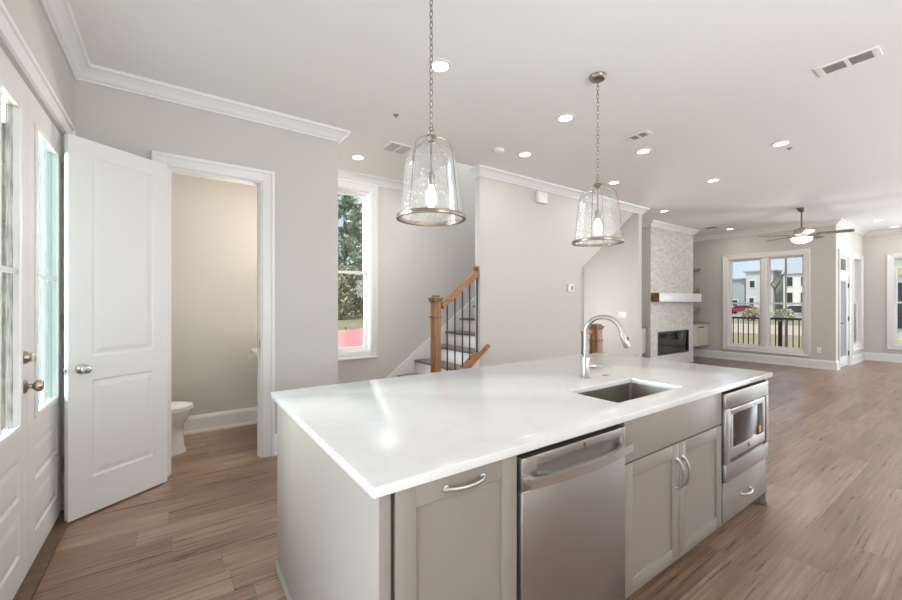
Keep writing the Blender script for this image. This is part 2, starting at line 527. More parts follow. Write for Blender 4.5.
class MB:
    def __init__(self):
        self.bm = bmesh.new()

    def _xf(self, verts, mtx):
        if mtx is not None:
            bmesh.ops.transform(self.bm, matrix=mtx, verts=verts)

    def box(self, x0, x1, y0, y1, z0, z1, bev=0.0, seg=2, mtx=None):
        b2 = bmesh.new()
        r = bmesh.ops.create_cube(b2, size=1.0)
        for v in r['verts']:
            v.co = Vector(((x0+x1)/2+v.co.x*(x1-x0), (y0+y1)/2+v.co.y*(y1-y0), (z0+z1)/2+v.co.z*(z1-z0)))
        if bev > 0:
            bmesh.ops.bevel(b2, geom=list(b2.edges), offset=min(bev, 0.45*min(abs(x1-x0), abs(y1-y0), abs(z1-z0))), segments=seg, affect='EDGES', profile=0.5)
        self._merge(b2, mtx)
        return self

    def _merge(self, b2, mtx=None):
        if mtx is not None:
            bmesh.ops.transform(b2, matrix=mtx, verts=list(b2.verts))
        vm = {}
        for v in b2.verts:
            vm[v] = self.bm.verts.new(v.co)
        for f in b2.faces:
            try:
                self.bm.faces.new([vm[v] for v in f.verts])
            except ValueError:
                pass
        b2.free()

    def loft(self, loops, cap0=True, cap1=True, closed=True):
        rows = [[self.bm.verts.new(p) for p in lp] for lp in loops]
        n = len(rows[0])
        for a, b in zip(rows[:-1], rows[1:]):
            for i in range(n if closed else n-1):
                j = (i+1) % n
                try:
                    self.bm.faces.new((a[i], a[j], b[j], b[i]))
                except ValueError:
                    pass
        if cap0:
            self.bm.faces.new(list(reversed(rows[0])))
        if cap1:
            self.bm.faces.new(rows[-1])
        return self

    def lathe(self, prof, cx=0, cy=0, cz=0, n=32, cap0=False, cap1=False, mtx=None):
        b = MB()
        loops = []
        for r, z in prof:
            r = max(r, 1e-4)
            loops.append([(cx+r*math.cos(2*PI*i/n), cy+r*math.sin(2*PI*i/n), cz+z) for i in range(n)])
        b.loft(loops, cap0, cap1)
        self._merge(b.bm, mtx)
        return self

    def cyl(self, p0, p1, r0, r1=None, n=20):
        return self.tube([p0, p1], [r0, r0 if r1 is None else r1], n)

    def tube(self, pts, r, n=12, caps=True, closed=False):
        pts = [Vector(p) for p in pts]
        rs = r if isinstance(r, (list, tuple)) else [r]*len(pts)
        loops = []
        up = None
        m = len(pts)
        for i, p in enumerate(pts):
            if closed:
                t = (pts[(i+1) % m]-pts[i-1]).normalized()
            elif i == 0:
                t = (pts[1]-pts[0]).normalized()
            elif i == m-1:
                t = (pts[-1]-pts[-2]).normalized()
            else:
                t = ((pts[i+1]-p).normalized()+(p-pts[i-1]).normalized()).normalized()
            if up is None:
                a = Vector((0, 0, 1)) if abs(t.z) < 0.9 else Vector((1, 0, 0))
                up = (a-t*a.dot(t)).normalized()
            else:
                up = (up-t*up.dot(t)).normalized()
            s = t.cross(up)
            loops.append([p+(up*math.cos(2*PI*k/n)+s*math.sin(2*PI*k/n))*rs[i] for k in range(n)])
        if closed:
            loops.append(loops[0])
            return self.loft(loops, False, False)
        return self.loft(loops, caps, caps)

    def bar(self, pts, w, h, up=(0, 0, 1)):
        """rectangular section swept along pts: w sideways, h along up"""
        pts = [Vector(p) for p in pts]
        up0 = Vector(up)
        loops = []
        for i, p in enumerate(pts):
            if i == 0:
                t = pts[1]-pts[0]
            elif i == len(pts)-1:
                t = pts[-1]-pts[-2]
            else:
                t = (pts[i+1]-p).normalized()+(p-pts[i-1]).normalized()
            t.normalize()
            s = t.cross(up0).normalized()
            u = s.cross(t).normalized()
            loops.append([p+s*w/2+u*h/2, p-s*w/2+u*h/2, p-s*w/2-u*h/2, p+s*w/2-u*h/2])
        return self.loft(loops)

    def prism(self, poly, y0, y1, plane='xz'):
        if plane == 'xz':
            a = [(x, y0, z) for x, z in poly]
            b = [(x, y1, z) for x, z in poly]
        elif plane == 'xy':
            a = [(x, y, y0) for x, y in poly]
            b = [(x, y, y1) for x, y in poly]
        else:
            a = [(y0, x, z) for x, z in poly]
            b = [(y1, x, z) for x, z in poly]
        return self.loft([a, b])

    def torus(self, c, R, r, axis='z', n=24, k=8, sx=1.0, mtx=None):
        pts = []
        for i in range(n):
            a = 2*PI*i/n
            u, v = R*math.cos(a)*sx, R*math.sin(a)
            if axis == 'z':
                p = (c[0]+u, c[1]+v, c[2])
            elif axis == 'y':
                p = (c[0]+u, c[1], c[2]+v)
            else:
                p = (c[0], c[1]+u, c[2]+v)
            pts.append(p)
        return self.tube(pts, r, k, closed=True)

    def sweep(self, path, prof, closed=False):
        """profile (out, z) swept along an XY path; 'out' points to the right of travel"""
        P = [Vector((p[0], p[1])) for p in path]
        n = len(P)
        loops = []
        for i, p in enumerate(P):
            d0 = (P[i]-P[i-1]).normalized() if (i > 0 or closed) else None
            d1 = (P[(i+1) % n]-P[i]).normalized() if (i < n-1 or closed) else None
            n0 = Vector((d0.y, -d0.x)) if d0 is not None else None
            n1 = Vector((d1.y, -d1.x)) if d1 is not None else None
            if n0 is None:
                nn = n1
            elif n1 is None:
                nn = n0
            else:
                nn = (n0+n1)
                nn = nn/(1+n0.dot(n1))
            loops.append([(p.x+nn.x*o, p.y+nn.y*o, z) for o, z in prof])
        if closed:
            loops.append(loops[0])
        return self.loft(loops, not closed, not closed)


ROOTLOC = {}


def finish(name, mb, m, smooth=True, angle=32):
    me = bpy.data.meshes.new(name)
    bm = mb.bm
    bmesh.ops.recalc_face_normals(bm, faces=list(bm.faces))
    bm.to_mesh(me)
    bm.free()
    me.materials.append(m)
    if smooth:
        for p in me.polygons:
            p.use_smooth = True
        me.set_sharp_from_angle(angle=math.radians(angle))
    o = bpy.data.objects.new(name, me)
    COL.objects.link(o)
    return o


def part(name, mb, m, parent, world=False, label=None, smooth=True):
    """a child mesh; coordinates are local to the root, or world ones when world=True"""
    o = finish(name, mb, m, smooth)
    if world:
        r = parent
        while r.parent:
            r = r.parent
        o.data.transform(Matrix.Translation(-Vector(r.location)))
    o.parent = parent
    if label:
        o['label'] = label
    return o


def tag(o, label, cat, group=None, kind=None):
    o['label'] = label
    o['category'] = cat
    if group:
        o['group'] = group
    if kind:
        o['kind'] = kind
    return o


def thing(name, label, cat, loc=(0, 0, 0), rz=0.0, group=None, kind=None):
    o = bpy.data.objects.new(name, None)
    o.empty_display_size = 0.1
    COL.objects.link(o)
    o.location = loc
    o.rotation_euler = (0, 0, rz)
    return tag(o, label, cat, group, kind)


def solo(name, mb, m, label, cat, group=None, kind=None, smooth=True):
    """a thing that is one mesh, its origin at the middle of its base"""
    o = finish(name, mb, m, smooth)
    vs = [v.co for v in o.data.vertices]
    c = Vector(((min(v.x for v in vs)+max(v.x for v in vs))/2, (min(v.y for v in vs)+max(v.y for v in vs))/2, min(v.z for v in vs)))
    if kind != 'structure':
        o.data.transform(Matrix.Translation(-c))
        o.location = c
    return tag(o, label, cat, group, kind)


def copy_tree(o, parent=None):
    c = o.copy()
    COL.objects.link(c)
    if parent is not None:
        c.parent = parent
    for ch in list(o.children):
        copy_tree(ch, c)
    return c


def wall_x(mb, x0, x1, y0, y1, z0, z1, holes=()):
    """wall running along x; holes = (xa, xb, za, zb)"""
    xs = sorted(set([x0, x1]+[h[0] for h in holes]+[h[1] for h in holes]))
    for a, b in zip(xs[:-1], xs[1:]):
        hs = sorted([h for h in holes if h[0] <= a+1e-6 and h[1] >= b-1e-6], key=lambda h: h[2])
        z = z0
        for h in hs:
            if h[2] > z+1e-6:
                mb.box(a, b, y0, y1, z, h[2])
            z = h[3]
        if z < z1-1e-6:
            mb.box(a, b, y0, y1, z, z1)


def wall_y(mb, y0, y1, x0, x1, z0, z1, holes=()):
    ys = sorted(set([y0, y1]+[h[0] for h in holes]+[h[1] for h in holes]))
    for a, b in zip(ys[:-1], ys[1:]):
        hs = sorted([h for h in holes if h[0] <= a+1e-6 and h[1] >= b-1e-6], key=lambda h: h[2])
        z = z0
        for h in hs:
            if h[2] > z+1e-6:
                mb.box(x0, x1, a, b, z, h[2])
            z = h[3]
        if z < z1-1e-6:
            mb.box(x0, x1, a, b, z, z1)


def struct(name, mb, m, label, cat):
    return solo(name, mb, m, label, cat, kind='structure', smooth=False)


# ------------------------------------------------------------------ room shell
ZC = 3.10
XE = -0.595     # entry wall
YP = 3.88       # powder wall and hall wall
YB = 5.03       # back exterior wall
XW = 11.15      # living window wall
XF = 13.80      # far wall
YJ = 2.10       # porch jog wall
YK = -2.60      # kitchen wall behind the photographer
XS = 6.84       # end wall of the stair shaft
PWE = 1.336     # outer end of the powder wall
HWS = 3.166     # start of the hall wall

b = MB()
b.box(XE-0.4, XF+0.2, YK-0.2, YB+0.2, -0.12, 0)
struct('floor', b, M['floor'], 'brown wood plank floor running through kitchen, hall and living room', 'floor')

b = MB()
VX0, VX1, VY0 = 2.75, XS, YP+0.002
b.box(XE-0.2, XF+0.2, YK-0.2, VY0, ZC, ZC+0.3)
b.box(XE-0.2, VX0, VY0, YB+0.2, ZC, ZC+0.3)
b.box(VX1, XF+0.2, VY0, YB+0.2, ZC, ZC+0.3)
struct('ceiling', b, M['ceil'], 'smooth off-white ceiling with recessed lights', 'ceiling')

b = MB()
# upper part of the stairwell, above the ceiling
b.box(VX0-0.1, VX1+0.1, YB, YB+0.15, ZC+0.3, 5.4)
b.box(VX0-0.1, VX1+0.1, VY0-0.1, VY0, ZC+0.3, 5.4)
b.box(VX0-0.1, VX0, VY0, YB, ZC+0.3, 5.4)
b.box(VX1, VX1+0.1, VY0, YB, ZC+0.3, 5.4)
b.box(VX0-0.1, VX1+0.1, VY0-0.1, YB+0.15, 5.4, 5.5)
struct('wall_stairwell_upper', b, M['wall'], 'painted walls closing the stairwell above the ceiling', 'wall')

DA0, DA1, DB1 = 2.15, 2.885, 3.62   # entry doors: far leaf and near leaf limits
b = MB()
wall_y(b, YK-0.2, YB+0.2, XE-0.16, XE, 0, ZC, [(0.05, 1.45, 0.20, 1.25), (DA0, DB1, 0, 2.50)])  # low unseen opening added for the side fill lamp
struct('wall_entry', b, M['wall'], 'greige wall at left holding the double entry doors', 'wall')

PX0, PX1, PZ1 = -0.055, 0.645, 2.485
b = MB()
wall_x(b, XE, PWE, YP, YP+0.12, 0, ZC, [(PX0, PX1, 0, PZ1)])
struct('wall_powder', b, M['wall'], 'greige wall with the powder room doorway', 'wall')
b = MB()
b.box(PWE-0.116, PWE, YP+0.12, YB, 0, ZC)
struct('wall_powder_side', b, M['wall'], 'short side wall between powder room and stair hall', 'wall')

W1 = (1.44, 2.18, 0.745, 2.90)
b = MB()
wall_x(b, XE, XW+0.2, YB, YB+0.16, 0, ZC+0.3, [W1])
struct('wall_back', b, M['wall'], 'pale exterior wall behind the stairs with a tall window', 'wall')

# hall wall, cut away under the rising stair
b = MB()
SL = 0.733
zc_end = 1.92+SL*(XS-5.198)
b.prism([(HWS, 0), (5.198, 0), (5.198, 1.92), (XS, min(zc_end, ZC)), (XS, ZC), (HWS, ZC)], YP, YP+0.10)
struct('wall_hall', b, M['wall'], 'greige hall wall with a slanted opening under the stair', 'wall')
b = MB()
b.box(XS, XS+0.11, YP, YB, 0, ZC)
struct('wall_stair_end', b, M['wall'], 'white end wall inside the slanted stair opening', 'wall')

# fireplace breast
CX0, CX1, CY = 8.15, 10.05, 4.37
FBX0, FBX1, FBZ0, FBZ1 = 8.43, 9.83, 0.255, 0.77
b = MB()
wall_x(b, CX0, CX1, CY, CY+0.16, 0, ZC, [(FBX0, FBX1, FBZ0, FBZ1)])
b.box(CX0, CX0+0.1, CY+0.16, YB, 0, ZC)
b.box(CX1-0.1, CX1, CY+0.16, YB, 0, ZC)
wf = struct('wall_fireplace', b, M['wall'], 'projecting chimney breast faced with pale stone mosaic', 'wall')
b = MB()
wall_x(b, CX0, CX1, CY-0.014, CY-0.001, 0.0, ZC, [(FBX0, FBX1, FBZ0, FBZ1)])
part('stone_facing', b, M['stone'], wf, label='pale stone mosaic facing', smooth=False)

W2 = (2.60, 4.04, 0.345, 2.45)
b = MB()
wall_y(b, YJ, YB, XW, XW+0.16, 0, ZC, [W2])
struct('wall_living', b, M['wall'], 'greige living room wall with the double window', 'wall')
D3 = (11.42, 12.27, 0, 2.42)
W3 = (12.60, 13.45, 0.40, 2.42)
b = MB()
wall_x(b, XW+0.16, XF+0.16, YJ, YJ+0.16, 0, ZC, [D3, W3])
struct('wall_porch', b, M['wall'], 'short pale wall with the porch door', 'wall')
W4 = (0.70, 1.62, 0.40, 2.44)
W5 = (-1.95, 0.15, 0.40, 2.44)  # unseen opening added for the far fill lamp
b = MB()
wall_y(b, YK-0.2, YJ, XF, XF+0.16, 0, ZC, [W4, W5])
struct('wall_far', b, M['wall'], 'pale far wall at the right edge with a window', 'wall')
WK = [(0.45, 2.75, 0.75, 2.55), (5.05, 7.75, 0.3, 2.7), (9.05, 11.75, 0.3, 2.7)]  # unseen openings assumed for the fill lamps
b = MB()
wall_x(b, XE, XF, YK-0.1, YK, 0, ZC, WK)
struct('wall_kitchen', b, M['wall'], 'kitchen and dining wall behind the viewer', 'wall')

# crown moulding
def crown_prof(z=ZC, s=1.0):
    return [(0.0, z-0.100*s), (0.012*s, z-0.100*s), (0.016*s, z-0.088*s), (0.030*s, z-0.078*s), (0.050*s, z-0.052*s), (0.078*s, z-0.026*s), (0.092*s, z-0.020*s), (0.096*s, z-0.010*s), (0.100*s, z), (0, z)]


E_ = 0.0015
b = MB()
b.sweep([(XE+E_, YK), (XE+E_, YP-E_), (PWE+E_, YP-E_), (PWE+E_, YB-E_), (VX0, YB-E_)], crown_prof())
struct('trim_crown_entry', b, M['trim'], 'white crown moulding along entry, powder room and stair window walls', 'trim')
b = MB()
b.sweep([(HWS-E_, YP+0.10), (HWS-E_, YP-E_), (XS+0.11+E_, YP-E_), (XS+0.11+E_, YB-E_), (CX0-E_, YB-E_), (CX0-E_, CY-0.016), (CX1+E_, CY-0.016), (CX1+E_, YB-E_), (XW-E_, YB-E_), (XW-E_, YJ-E_), (XF-E_, YJ-E_), (XF-E_, YK)], crown_prof())
struct('trim_crown_living', b, M['trim'], 'white crown moulding along hall wall, fireplace and living room', 'trim')


def base_prof(h=0.19):
    return [(0, 0), (0.024, 0), (0.024, 0.02), (0.016, 0.034), (0.016, h-0.035), (0.011, h-0.016), (0.006, h), (0, h)]


CASW = 0.09
for nm, path, lab in (
    ('baseboard_powder_wall', [(PX1+CASW, YP-E_), (PWE+E_, YP-E_), (PWE+E_, YB-E_), (2.10, YB-E_)], 'white baseboard right of the powder room doorway'),
    ('baseboard_powder_room', [(XE+E_, YP+0.122), (XE+E_, YB-E_), (PWE-0.118, YB-E_), (PWE-0.118, YP+0.122)], 'tall white baseboard inside the powder room'),
    ('baseboard_hall', [(HWS, YP-E_), (5.196, YP-E_)], 'white baseboard along the hall wall'),
    ('baseboard_living', [(CX1+E_, CY-0.012), (CX1+E_, YB-E_), (XW-E_, YB-E_), (XW-E_, YJ-E_), (D3[0]-CASW-0.004, YJ-E_)], 'tall white baseboard under the living room window'),
    ('baseboard_alcove', [(XS+0.11+E_, YP), (XS+0.11+E_, YB-E_), (CX0-E_, YB-E_), (CX0-E_, CY-0.016)], 'white baseboard in the alcove left of the fireplace'),
    ('baseboard_porch_wall', [(D3[1]+CASW+0.004, YJ-E_), (XF-E_, YJ-E_), (XF-E_, YK+E_)], 'white baseboard below the far windows'),
):
    b = MB()
    b.sweep(path, base_prof())
    struct(nm, b, M['trim'], lab, 'baseboard')


# ------------------------------------------------------------------ windows
def casing(b, w, z0, z1, cw=0.09, bottom=True, t=0.02):
    """flat casing with a raised back band round an opening centred on x=0, room side is -y"""
    hw = w/2
    lo = z0-cw if bottom else z0
    b.box(-hw-cw, -hw+0.004, -t, -0.001, lo, z1+cw, 0.003)
    b.box(hw-0.004, hw+cw, -t, -0.001, lo, z1+cw, 0.003)
    b.box(-hw+0.002, hw-0.002, -t, -0.001, z1-0.004, z1+cw, 0.003)
    if bottom:
        b.box(-hw+0.002, hw-0.002, -t, -0.001, z0-cw, z0+0.004, 0.003)
    # back band
    b.box(-hw-cw-0.012, -hw-cw+0.016, -t-0.012, -0.001, lo-(0.012 if bottom else 0), z1+cw+0.012, 0.004)
    b.box(hw+cw-0.016, hw+cw+0.012, -t-0.012, -0.001, lo-(0.012 if bottom else 0), z1+cw+0.012, 0.004)
    b.box(-hw-cw+0.01, hw+cw-0.01, -t-0.012, -0.001, z1+cw-0.016, z1+cw+0.012, 0.004)
    if bottom:
        b.box(-hw-cw+0.01, hw+cw-0.01, -t-0.012, -0.001, z0-cw-0.012, z0-cw+0.016, 0.004)


def ring(b, x0, x1, y0, y1, z0, z1, fw, bev=0.003):
    b.box(x0, x0+fw, y0, y1, z0, z1, bev)
    b.box(x1-fw, x1, y0, y1, z0, z1, bev)
    b.box(x0+fw-0.001, x1-fw+0.001, y0, y1, z0, z0+fw, bev)
    b.box(x0+fw-0.001, x1-fw+0.001, y0, y1, z1-fw, z1, bev)


def window(name, loc, rz, w, z0, z1, T, units, label, meet=0.5, mull=0.12):
    """loc: middle of the opening on the room face of the wall; local -y is the room"""
    t = thing(name, label, 'window', (loc[0], loc[1], z0), rz, kind='structure')
    h = z1-z0
    hw = w/2
    b = MB()
    casing(b, w, 0, h)
    part('casing', b, M['trim'], t)
    b = MB()
    J = 0.018
    b.box(-hw+0.001, -hw+J, -0.002, T, 0.001, h-0.001)
    b.box(hw-J, hw-0.001, -0.002, T, 0.001, h-0.001)
    b.box(-hw+J, hw-J, -0.002, T, h-J, h-0.001)
    b.box(-hw+J, hw-J, -0.002, T, 0.001, J)
    x0s = []
    if units == 2:
        b.box(-mull/2, mull/2, 0.02, T, J, h-J, 0.003)
        x0s = [(-hw+J, -mull/2), (mull/2, hw-J)]
    else:
        x0s = [(-hw+J, hw-J)]
    part('jamb', b, M['trim'], t)
    zm = h*meet
    for (a, c) in x0s:
        for (ya, yb, za, zb, nm) in ((T*0.62, T*0.62+0.035, zm-0.018, h-J, 'upper_sash'), (T*0.62-0.04, T*0.62-0.003, J, zm+0.018, 'lower_sash')):
            b = MB()
            ring(b, a, c, ya, yb, za, zb, 0.038)
            s = part(nm, b, M['trim'], t)
            b = MB()
            b.box(a+0.03, c-0.03, (ya+yb)/2-0.003, (ya+yb)/2+0.003, za+0.03, zb-0.03)
            part('pane', b, M['pane'], s)
    return t


window('window_1', ((W1[0]+W1[1])/2, YB), 0.0, W1[1]-W1[0], W1[2], W1[3], 0.16, 1, 'tall narrow white sash window in the stair hall', 0.49)
window('window_2', (XW, (W2[0]+W2[1])/2), -PI/2, W2[1]-W2[0], W2[2], W2[3], 0.16, 2, 'wide white double window of the living room facing the street', 0.49)
window('window_3', ((W3[0]+W3[1])/2, YJ), 0.0, W3[1]-W3[0], W3[2], W3[3], 0.16, 1, 'white window right of the porch door', 0.49)
window('window_4', (XF, (W4[0]+W4[1])/2), -PI/2, W4[1]-W4[0], W4[2], W4[3], 0.16, 1, 'white window cut by the right edge of the view', 0.49)

# ------------------------------------------------------------------ powder doorway and its open door
t = thing('trim_powder_doorway', 'white casing and jamb of the powder room doorway', 'trim', ((PX0+PX1)/2, YP, 0), 0, kind='structure')
b = MB()
casing(b, PX1-PX0, 0, PZ1, 0.085, bottom=False)
part('casing', b, M['trim'], t)
b = MB()
hw = (PX1-PX0)/2
b.box(-hw+0.001, -hw+0.018, -0.002, 0.122, 0, PZ1-0.001)
b.box(hw-0.018, hw-0.001, -0.002, 0.122, 0, PZ1-0.001)
b.box(-hw+0.018, hw-0.018, -0.002, 0.122, PZ1-0.018, PZ1-0.001)
b.box(hw-0.030, hw-0.018, 0.045, 0.085, 0, PZ1-0.018)
b.box(-hw+0.018, -hw+0.030, 0.045, 0.085, 0, PZ1-0.018)
part('jamb', b, M['trim'], t)
b = MB()
b.box(hw-0.0205, hw-0.0175, 0.012, 0.036, 0.985, 1.055, 0.001)
part('strike_plate', b, M['fan_bronze'], t, label='small metal strike plate')


def knob(b, p, d, r=0.028, plate=0.032, n=24):
    """lathe knob at p pointing along d"""
    q = Vector((0, 0, 1)).rotation_difference(Vector(d).normalized()).to_matrix().to_4x4()
    mtx = Matrix.Translation(Vector(p)) @ q
    b.lathe([(0.0, 0.0), (plate, 0.0), (plate, 0.006), (plate*0.7, 0.012), (0.012, 0.016), (0.012, 0.030), (r*0.75, 0.036), (r, 0.048), (r*0.98, 0.058), (r*0.7, 0.067), (r*0.35, 0.069), (0.0, 0.068)], n=n, mtx=mtx)


def raised_panel(b, x0, x1, z0, z1, y, depth=0.006):
    """moulded panel on a door face at y, room side -y (sunk groove, raised field)"""
    def lp(i, yy):
        return [(x0+i, yy, z0+i), (x1-i, yy, z0+i), (x1-i, yy, z1-i), (x0+i, yy, z1-i)]
    return [lp(0, y), lp(0.012, y+depth), (lp(0.022, y+depth)), lp(0.050, y+0.0015)]


def door_face(b, w, h, y, panels):
    """front face of a slab (local x 0..w) with panel rectangles sunk into it"""
    xs = sorted(set([0, w]+[p[0] for p in panels]+[p[1] for p in panels]))
    zs = sorted(set([0, h]+[p[2] for p in panels]+[p[3] for p in panels]))
    for i in range(len(xs)-1):
        for j in range(len(zs)-1):
            xa, xb, za, zb = xs[i], xs[i+1], zs[j], zs[j+1]
            if any(p[0] <= xa+1e-6 and p[1] >= xb-1e-6 and p[2] <= za+1e-6 and p[3] >= zb-1e-6 for p in panels):
                continue
            b.bm.faces.new([b.bm.verts.new(v) for v in ((xa, y, za), (xb, y, za), (xb, y, zb), (xa, y, zb))])


def panel_door_mesh(w, h, T, panels):
    b = MB()
    for side in (0, 1):
        y = 0.0 if side == 0 else T
        sgn = 1 if side == 0 else -1
        door_face(b, w, h, y, panels)
        for p in panels:
            loops = raised_panel(b, *p, 0.0, 0.007)
            loops = [[(q[0], y+sgn*q[1], q[2]) for q in lp] for lp in loops]
            b.loft(loops, False, True)
    for f in (((0, 0, 0), (0, T, 0), (0, T, h), (0, 0, h)), ((w, 0, 0), (w, T, 0), (w, T, h), (w, 0, h)), ((0, 0, 0), (w, 0, 0), (w, T, 0), (0, T, 0)), ((0, 0, h), (w, 0, h), (w, T, h), (0, T, h))):
        b.bm.faces.new([b.bm.verts.new(v) for v in f])
    bmesh.ops.remove_doubles(b.bm, verts=list(b.bm.verts), dist=1e-5)
    return b


# free edge at (-0.551,3.404), hinge at (-0.045,3.762); local x runs from the free edge to the hinge
ang = math.atan2(3.762-3.404, -0.045+0.551)
t = thing('door_1', 'white two-panel powder room door standing open', 'door', (-0.551, 3.404, 0.012), ang, kind='structure')
b = panel_door_mesh(0.615, 2.445, 0.036, [(0.125, 0.515, 1.03, 2.34), (0.125, 0.515, 0.235, 0.875)])
part('door_slab', b, M['door'], t, smooth=False)
b = MB()
knob(b, (0.070, -0.0005, 0.955), (0, -1, 0))
part('door_knob', b, M['nickel'], t, label='satin nickel knob')
b = MB()
knob(b, (0.070, 0.0365, 0.955), (0, 1, 0))
part('door_knob', b, M['nickel'], t)
b = MB()
b.box(-0.002, 0.002, 0.006, 0.030, 0.925, 0.985, 0.001)
b.box(-0.010, 0.0, 0.013, 0.023, 0.945, 0.965, 0.002)
part('latch_plate', b, M['nickel'], t)
for z in (0.2, 1.2, 2.2):
    b = MB()
    b.cyl((0.621, 0.044, z), (0.621, 0.044, z+0.09), 0.006)
    part('hinge', b, M['nickel'], t)


# ------------------------------------------------------------------ double entry doors
def entry_door(name, y0, y1, glass, label, lock=False, hinges=False):
    """local x runs along +y of the world (rotz = +90deg), room side is -y local = +x world"""
    t = thing(name, label, 'door', (XE-0.02, y0, 0.02), PI/2, kind='structure')
    w = y1-y0-0.004
    h = 2.475
    gx0, gx1, gz0, gz1 = 0.137, w-0.137, 0.775, 2.315
    T = 0.044
    b = MB()
    pan = [(0.12, w-0.12, 0.42, 0.62), (0.12, w-0.12, 0.14, 0.36)]
    holes = [(gx0, gx1, gz0, gz1)]
    for y in (0.0, T):
        sgn = 1 if y == 0 else -1
        door_face(b, w, h, y, pan+holes)
        for p in pan:
            lp = [[(q[0], y+sgn*q[1], q[2]) for q in L] for L in raised_panel(b, *p, 0.0, 0.007)]
            b.loft(lp, False, True)
    for (a, c, d, e) in ((0, w, 0, h),):
        for f in (((a, 0, d), (a, T, d), (a, T, e), (a, 0, e)), ((c, 0, d), (c, T, d), (c, T, e), (c, 0, e)), ((a, 0, d), (c, 0, d), (c, T, d), (a, T, d)), ((a, 0, e), (c, 0, e), (c, T, e), (a, T, e))):
            b.bm.faces.new([b.bm.verts.new(v) for v in f])
    a, c, d, e = holes[0]
    for f in (((a, 0, d), (a, T, d), (a, T, e), (a, 0, e)), ((c, 0, d), (c, T, d), (c, T, e), (c, 0, e)), ((a, 0, d), (c, 0, d), (c, T, d), (a, T, d)), ((a, 0, e), (c, 0, e), (c, T, e), (a, T, e))):
        b.bm.faces.new([b.bm.verts.new(v) for v in f])
    bmesh.ops.remove_doubles(b.bm, verts=list(b.bm.verts), dist=1e-5)
    part('door_slab', b, M['door'], t, smooth=False)
    b = MB()
    ring(b, gx0-0.02, gx1+0.02, -0.010, 0.0, gz0-0.02, gz1+0.02, 0.030, 0.004)
    xm = (gx0+gx1)/2
    b.box(xm-0.012, xm+0.012, 0.004, 0.018, gz0, gz1, 0.002)
    b.box(gx0, gx1, 0.003, 0.019, 1.51, 1.535, 0.002)
    part('glass_frame', b, M['trim'], t)
    b = MB()
    b.box(gx0+0.001, gx1-0.001, 0.020, 0.026, gz0+0.001, gz1-0.001)
    part('pane', b, M[glass], t, label='rippled clear glass' if glass == 'entry_glass' else 'teal tinted glass')
    if lock:
        b = MB()
        q = Matrix.Translation((w-0.06, 0, 1.10)) @ Matrix.Rotation(PI/2, 4, 'X')
        b.lathe([(0, 0), (0.032, 0), (0.032, 0.008), (0.024, 0.018), (0.020, 0.022), (0.0, 0.024)], mtx=q)
        b.box(w-0.064, w-0.056, -0.042, -0.02, 1.078, 1.122, 0.002)
        part('deadbolt', b, M['bronze'], t, label='aged nickel deadbolt')
        b = MB()
        knob(b, (w-0.06, -0.0005, 0.955), (0, -1, 0), 0.030, 0.034)
        part('door_knob', b, M['bronze'], t, label='aged nickel round knob')
    if hinges:
        for z in (0.25, 1.2, 2.2):
            b = MB()
            b.cyl((w-0.002, -0.006, z), (w-0.002, -0.006, z+0.10), 0.007)
            part('hinge', b, M['nickel'], t)
    return t


entry_door('door_2', DA0+0.002, DA1, 'entry_glass', 'white entry door leaf with clear four-lite glass, knob and deadbolt', lock=True)
entry_door('door_3', DA1, DB1-0.002, 'teal_glass', 'white entry door leaf with teal tinted glass', hinges=True)
t = thing('trim_entry_doorway', 'white casing and wood threshold of the double entry doors', 'trim', (XE, (DA0+DB1)/2, 0), PI/2, kind='structure')
b = MB()
casing(b, DB1-DA0, 0, 2.50, 0.085, bottom=False)
part('casing', b, M['trim'], t)
b = MB()
hw = (DB1-DA0)/2
b.box(-hw, hw, -0.045, 0.12, 0.0005, 0.016, 0.005)
part('threshold', b, M['sill_wood'], t, label='brown wood threshold')

# ------------------------------------------------------------------ porch door in the far jog wall
t = thing('trim_porch_doorway', 'white casing around the porch door and its transom', 'trim', ((D3[0]+D3[1])/2, YJ, 0), 0, kind='structure')
b = MB()
w = D3[1]-D3[0]
casing(b, w, 0, D3[3], 0.085, bottom=False)
part('casing', b, M['trim'], t)
b = MB()
hw = w/2
b.box(-hw+0.001, -hw+0.02, -0.002, 0.16, 0, D3[3]-0.001)
b.box(hw-0.02, hw-0.001, -0.002, 0.16, 0, D3[3]-0.001)
b.box(-hw+0.02, hw-0.02, -0.002, 0.16, D3[3]-0.02, D3[3]-0.001)
b.box(-hw+0.02, hw-0.02, 0.0, 0.16, 1.98, 2.05)
ring(b, -hw+0.02, hw-0.02, 0.03, 0.07, 2.05, D3[3]-0.02, 0.05)
part('jamb', b, M['trim'], t)
b = MB()
b.box(-hw+0.06, hw-0.06, 0.047, 0.053, 2.09, D3[3]-0.06)
part('transom_pane', b, M['pane'], t)
t = thing('door_4', 'white glazed porch door with black hinges', 'door', (D3[0]+0.022, YJ+0.012, 0.008), 0, kind='structure')
w = D3[1]-D3[0]-0.044
b = MB()
for (x0, x1, z0, z1) in ((0, 0.12, 0, 1.968), (w-0.12, w, 0, 1.968), (0.12, w-0.12, 0, 0.22), (0.12, w-0.12, 1.85, 1.968)):
    b.box(x0, x1, 0, 0.042, z0, z1, 0.002)
part('door_slab', b, M['door'], t)
b = MB()
b.box(0.115, w-0.115, 0.018, 0.024, 0.215, 1.855)
part('pane', b, M['door_lite'], t, label='pale bluish door glass')
b = MB()
b.cyl((0.06, 0.0, 0.95), (0.06, -0.045, 0.95), 0.010)
b.box(0.055, 0.17, -0.052, -0.038, 0.942, 0.958, 0.004)
q = Matrix.Translation((0.06, 0.0, 0.95)) @ Matrix.Rotation(PI/2, 4, 'X')
b.lathe([(0, 0), (0.027, 0), (0.027, 0.007), (0, 0.009)], mtx=q)
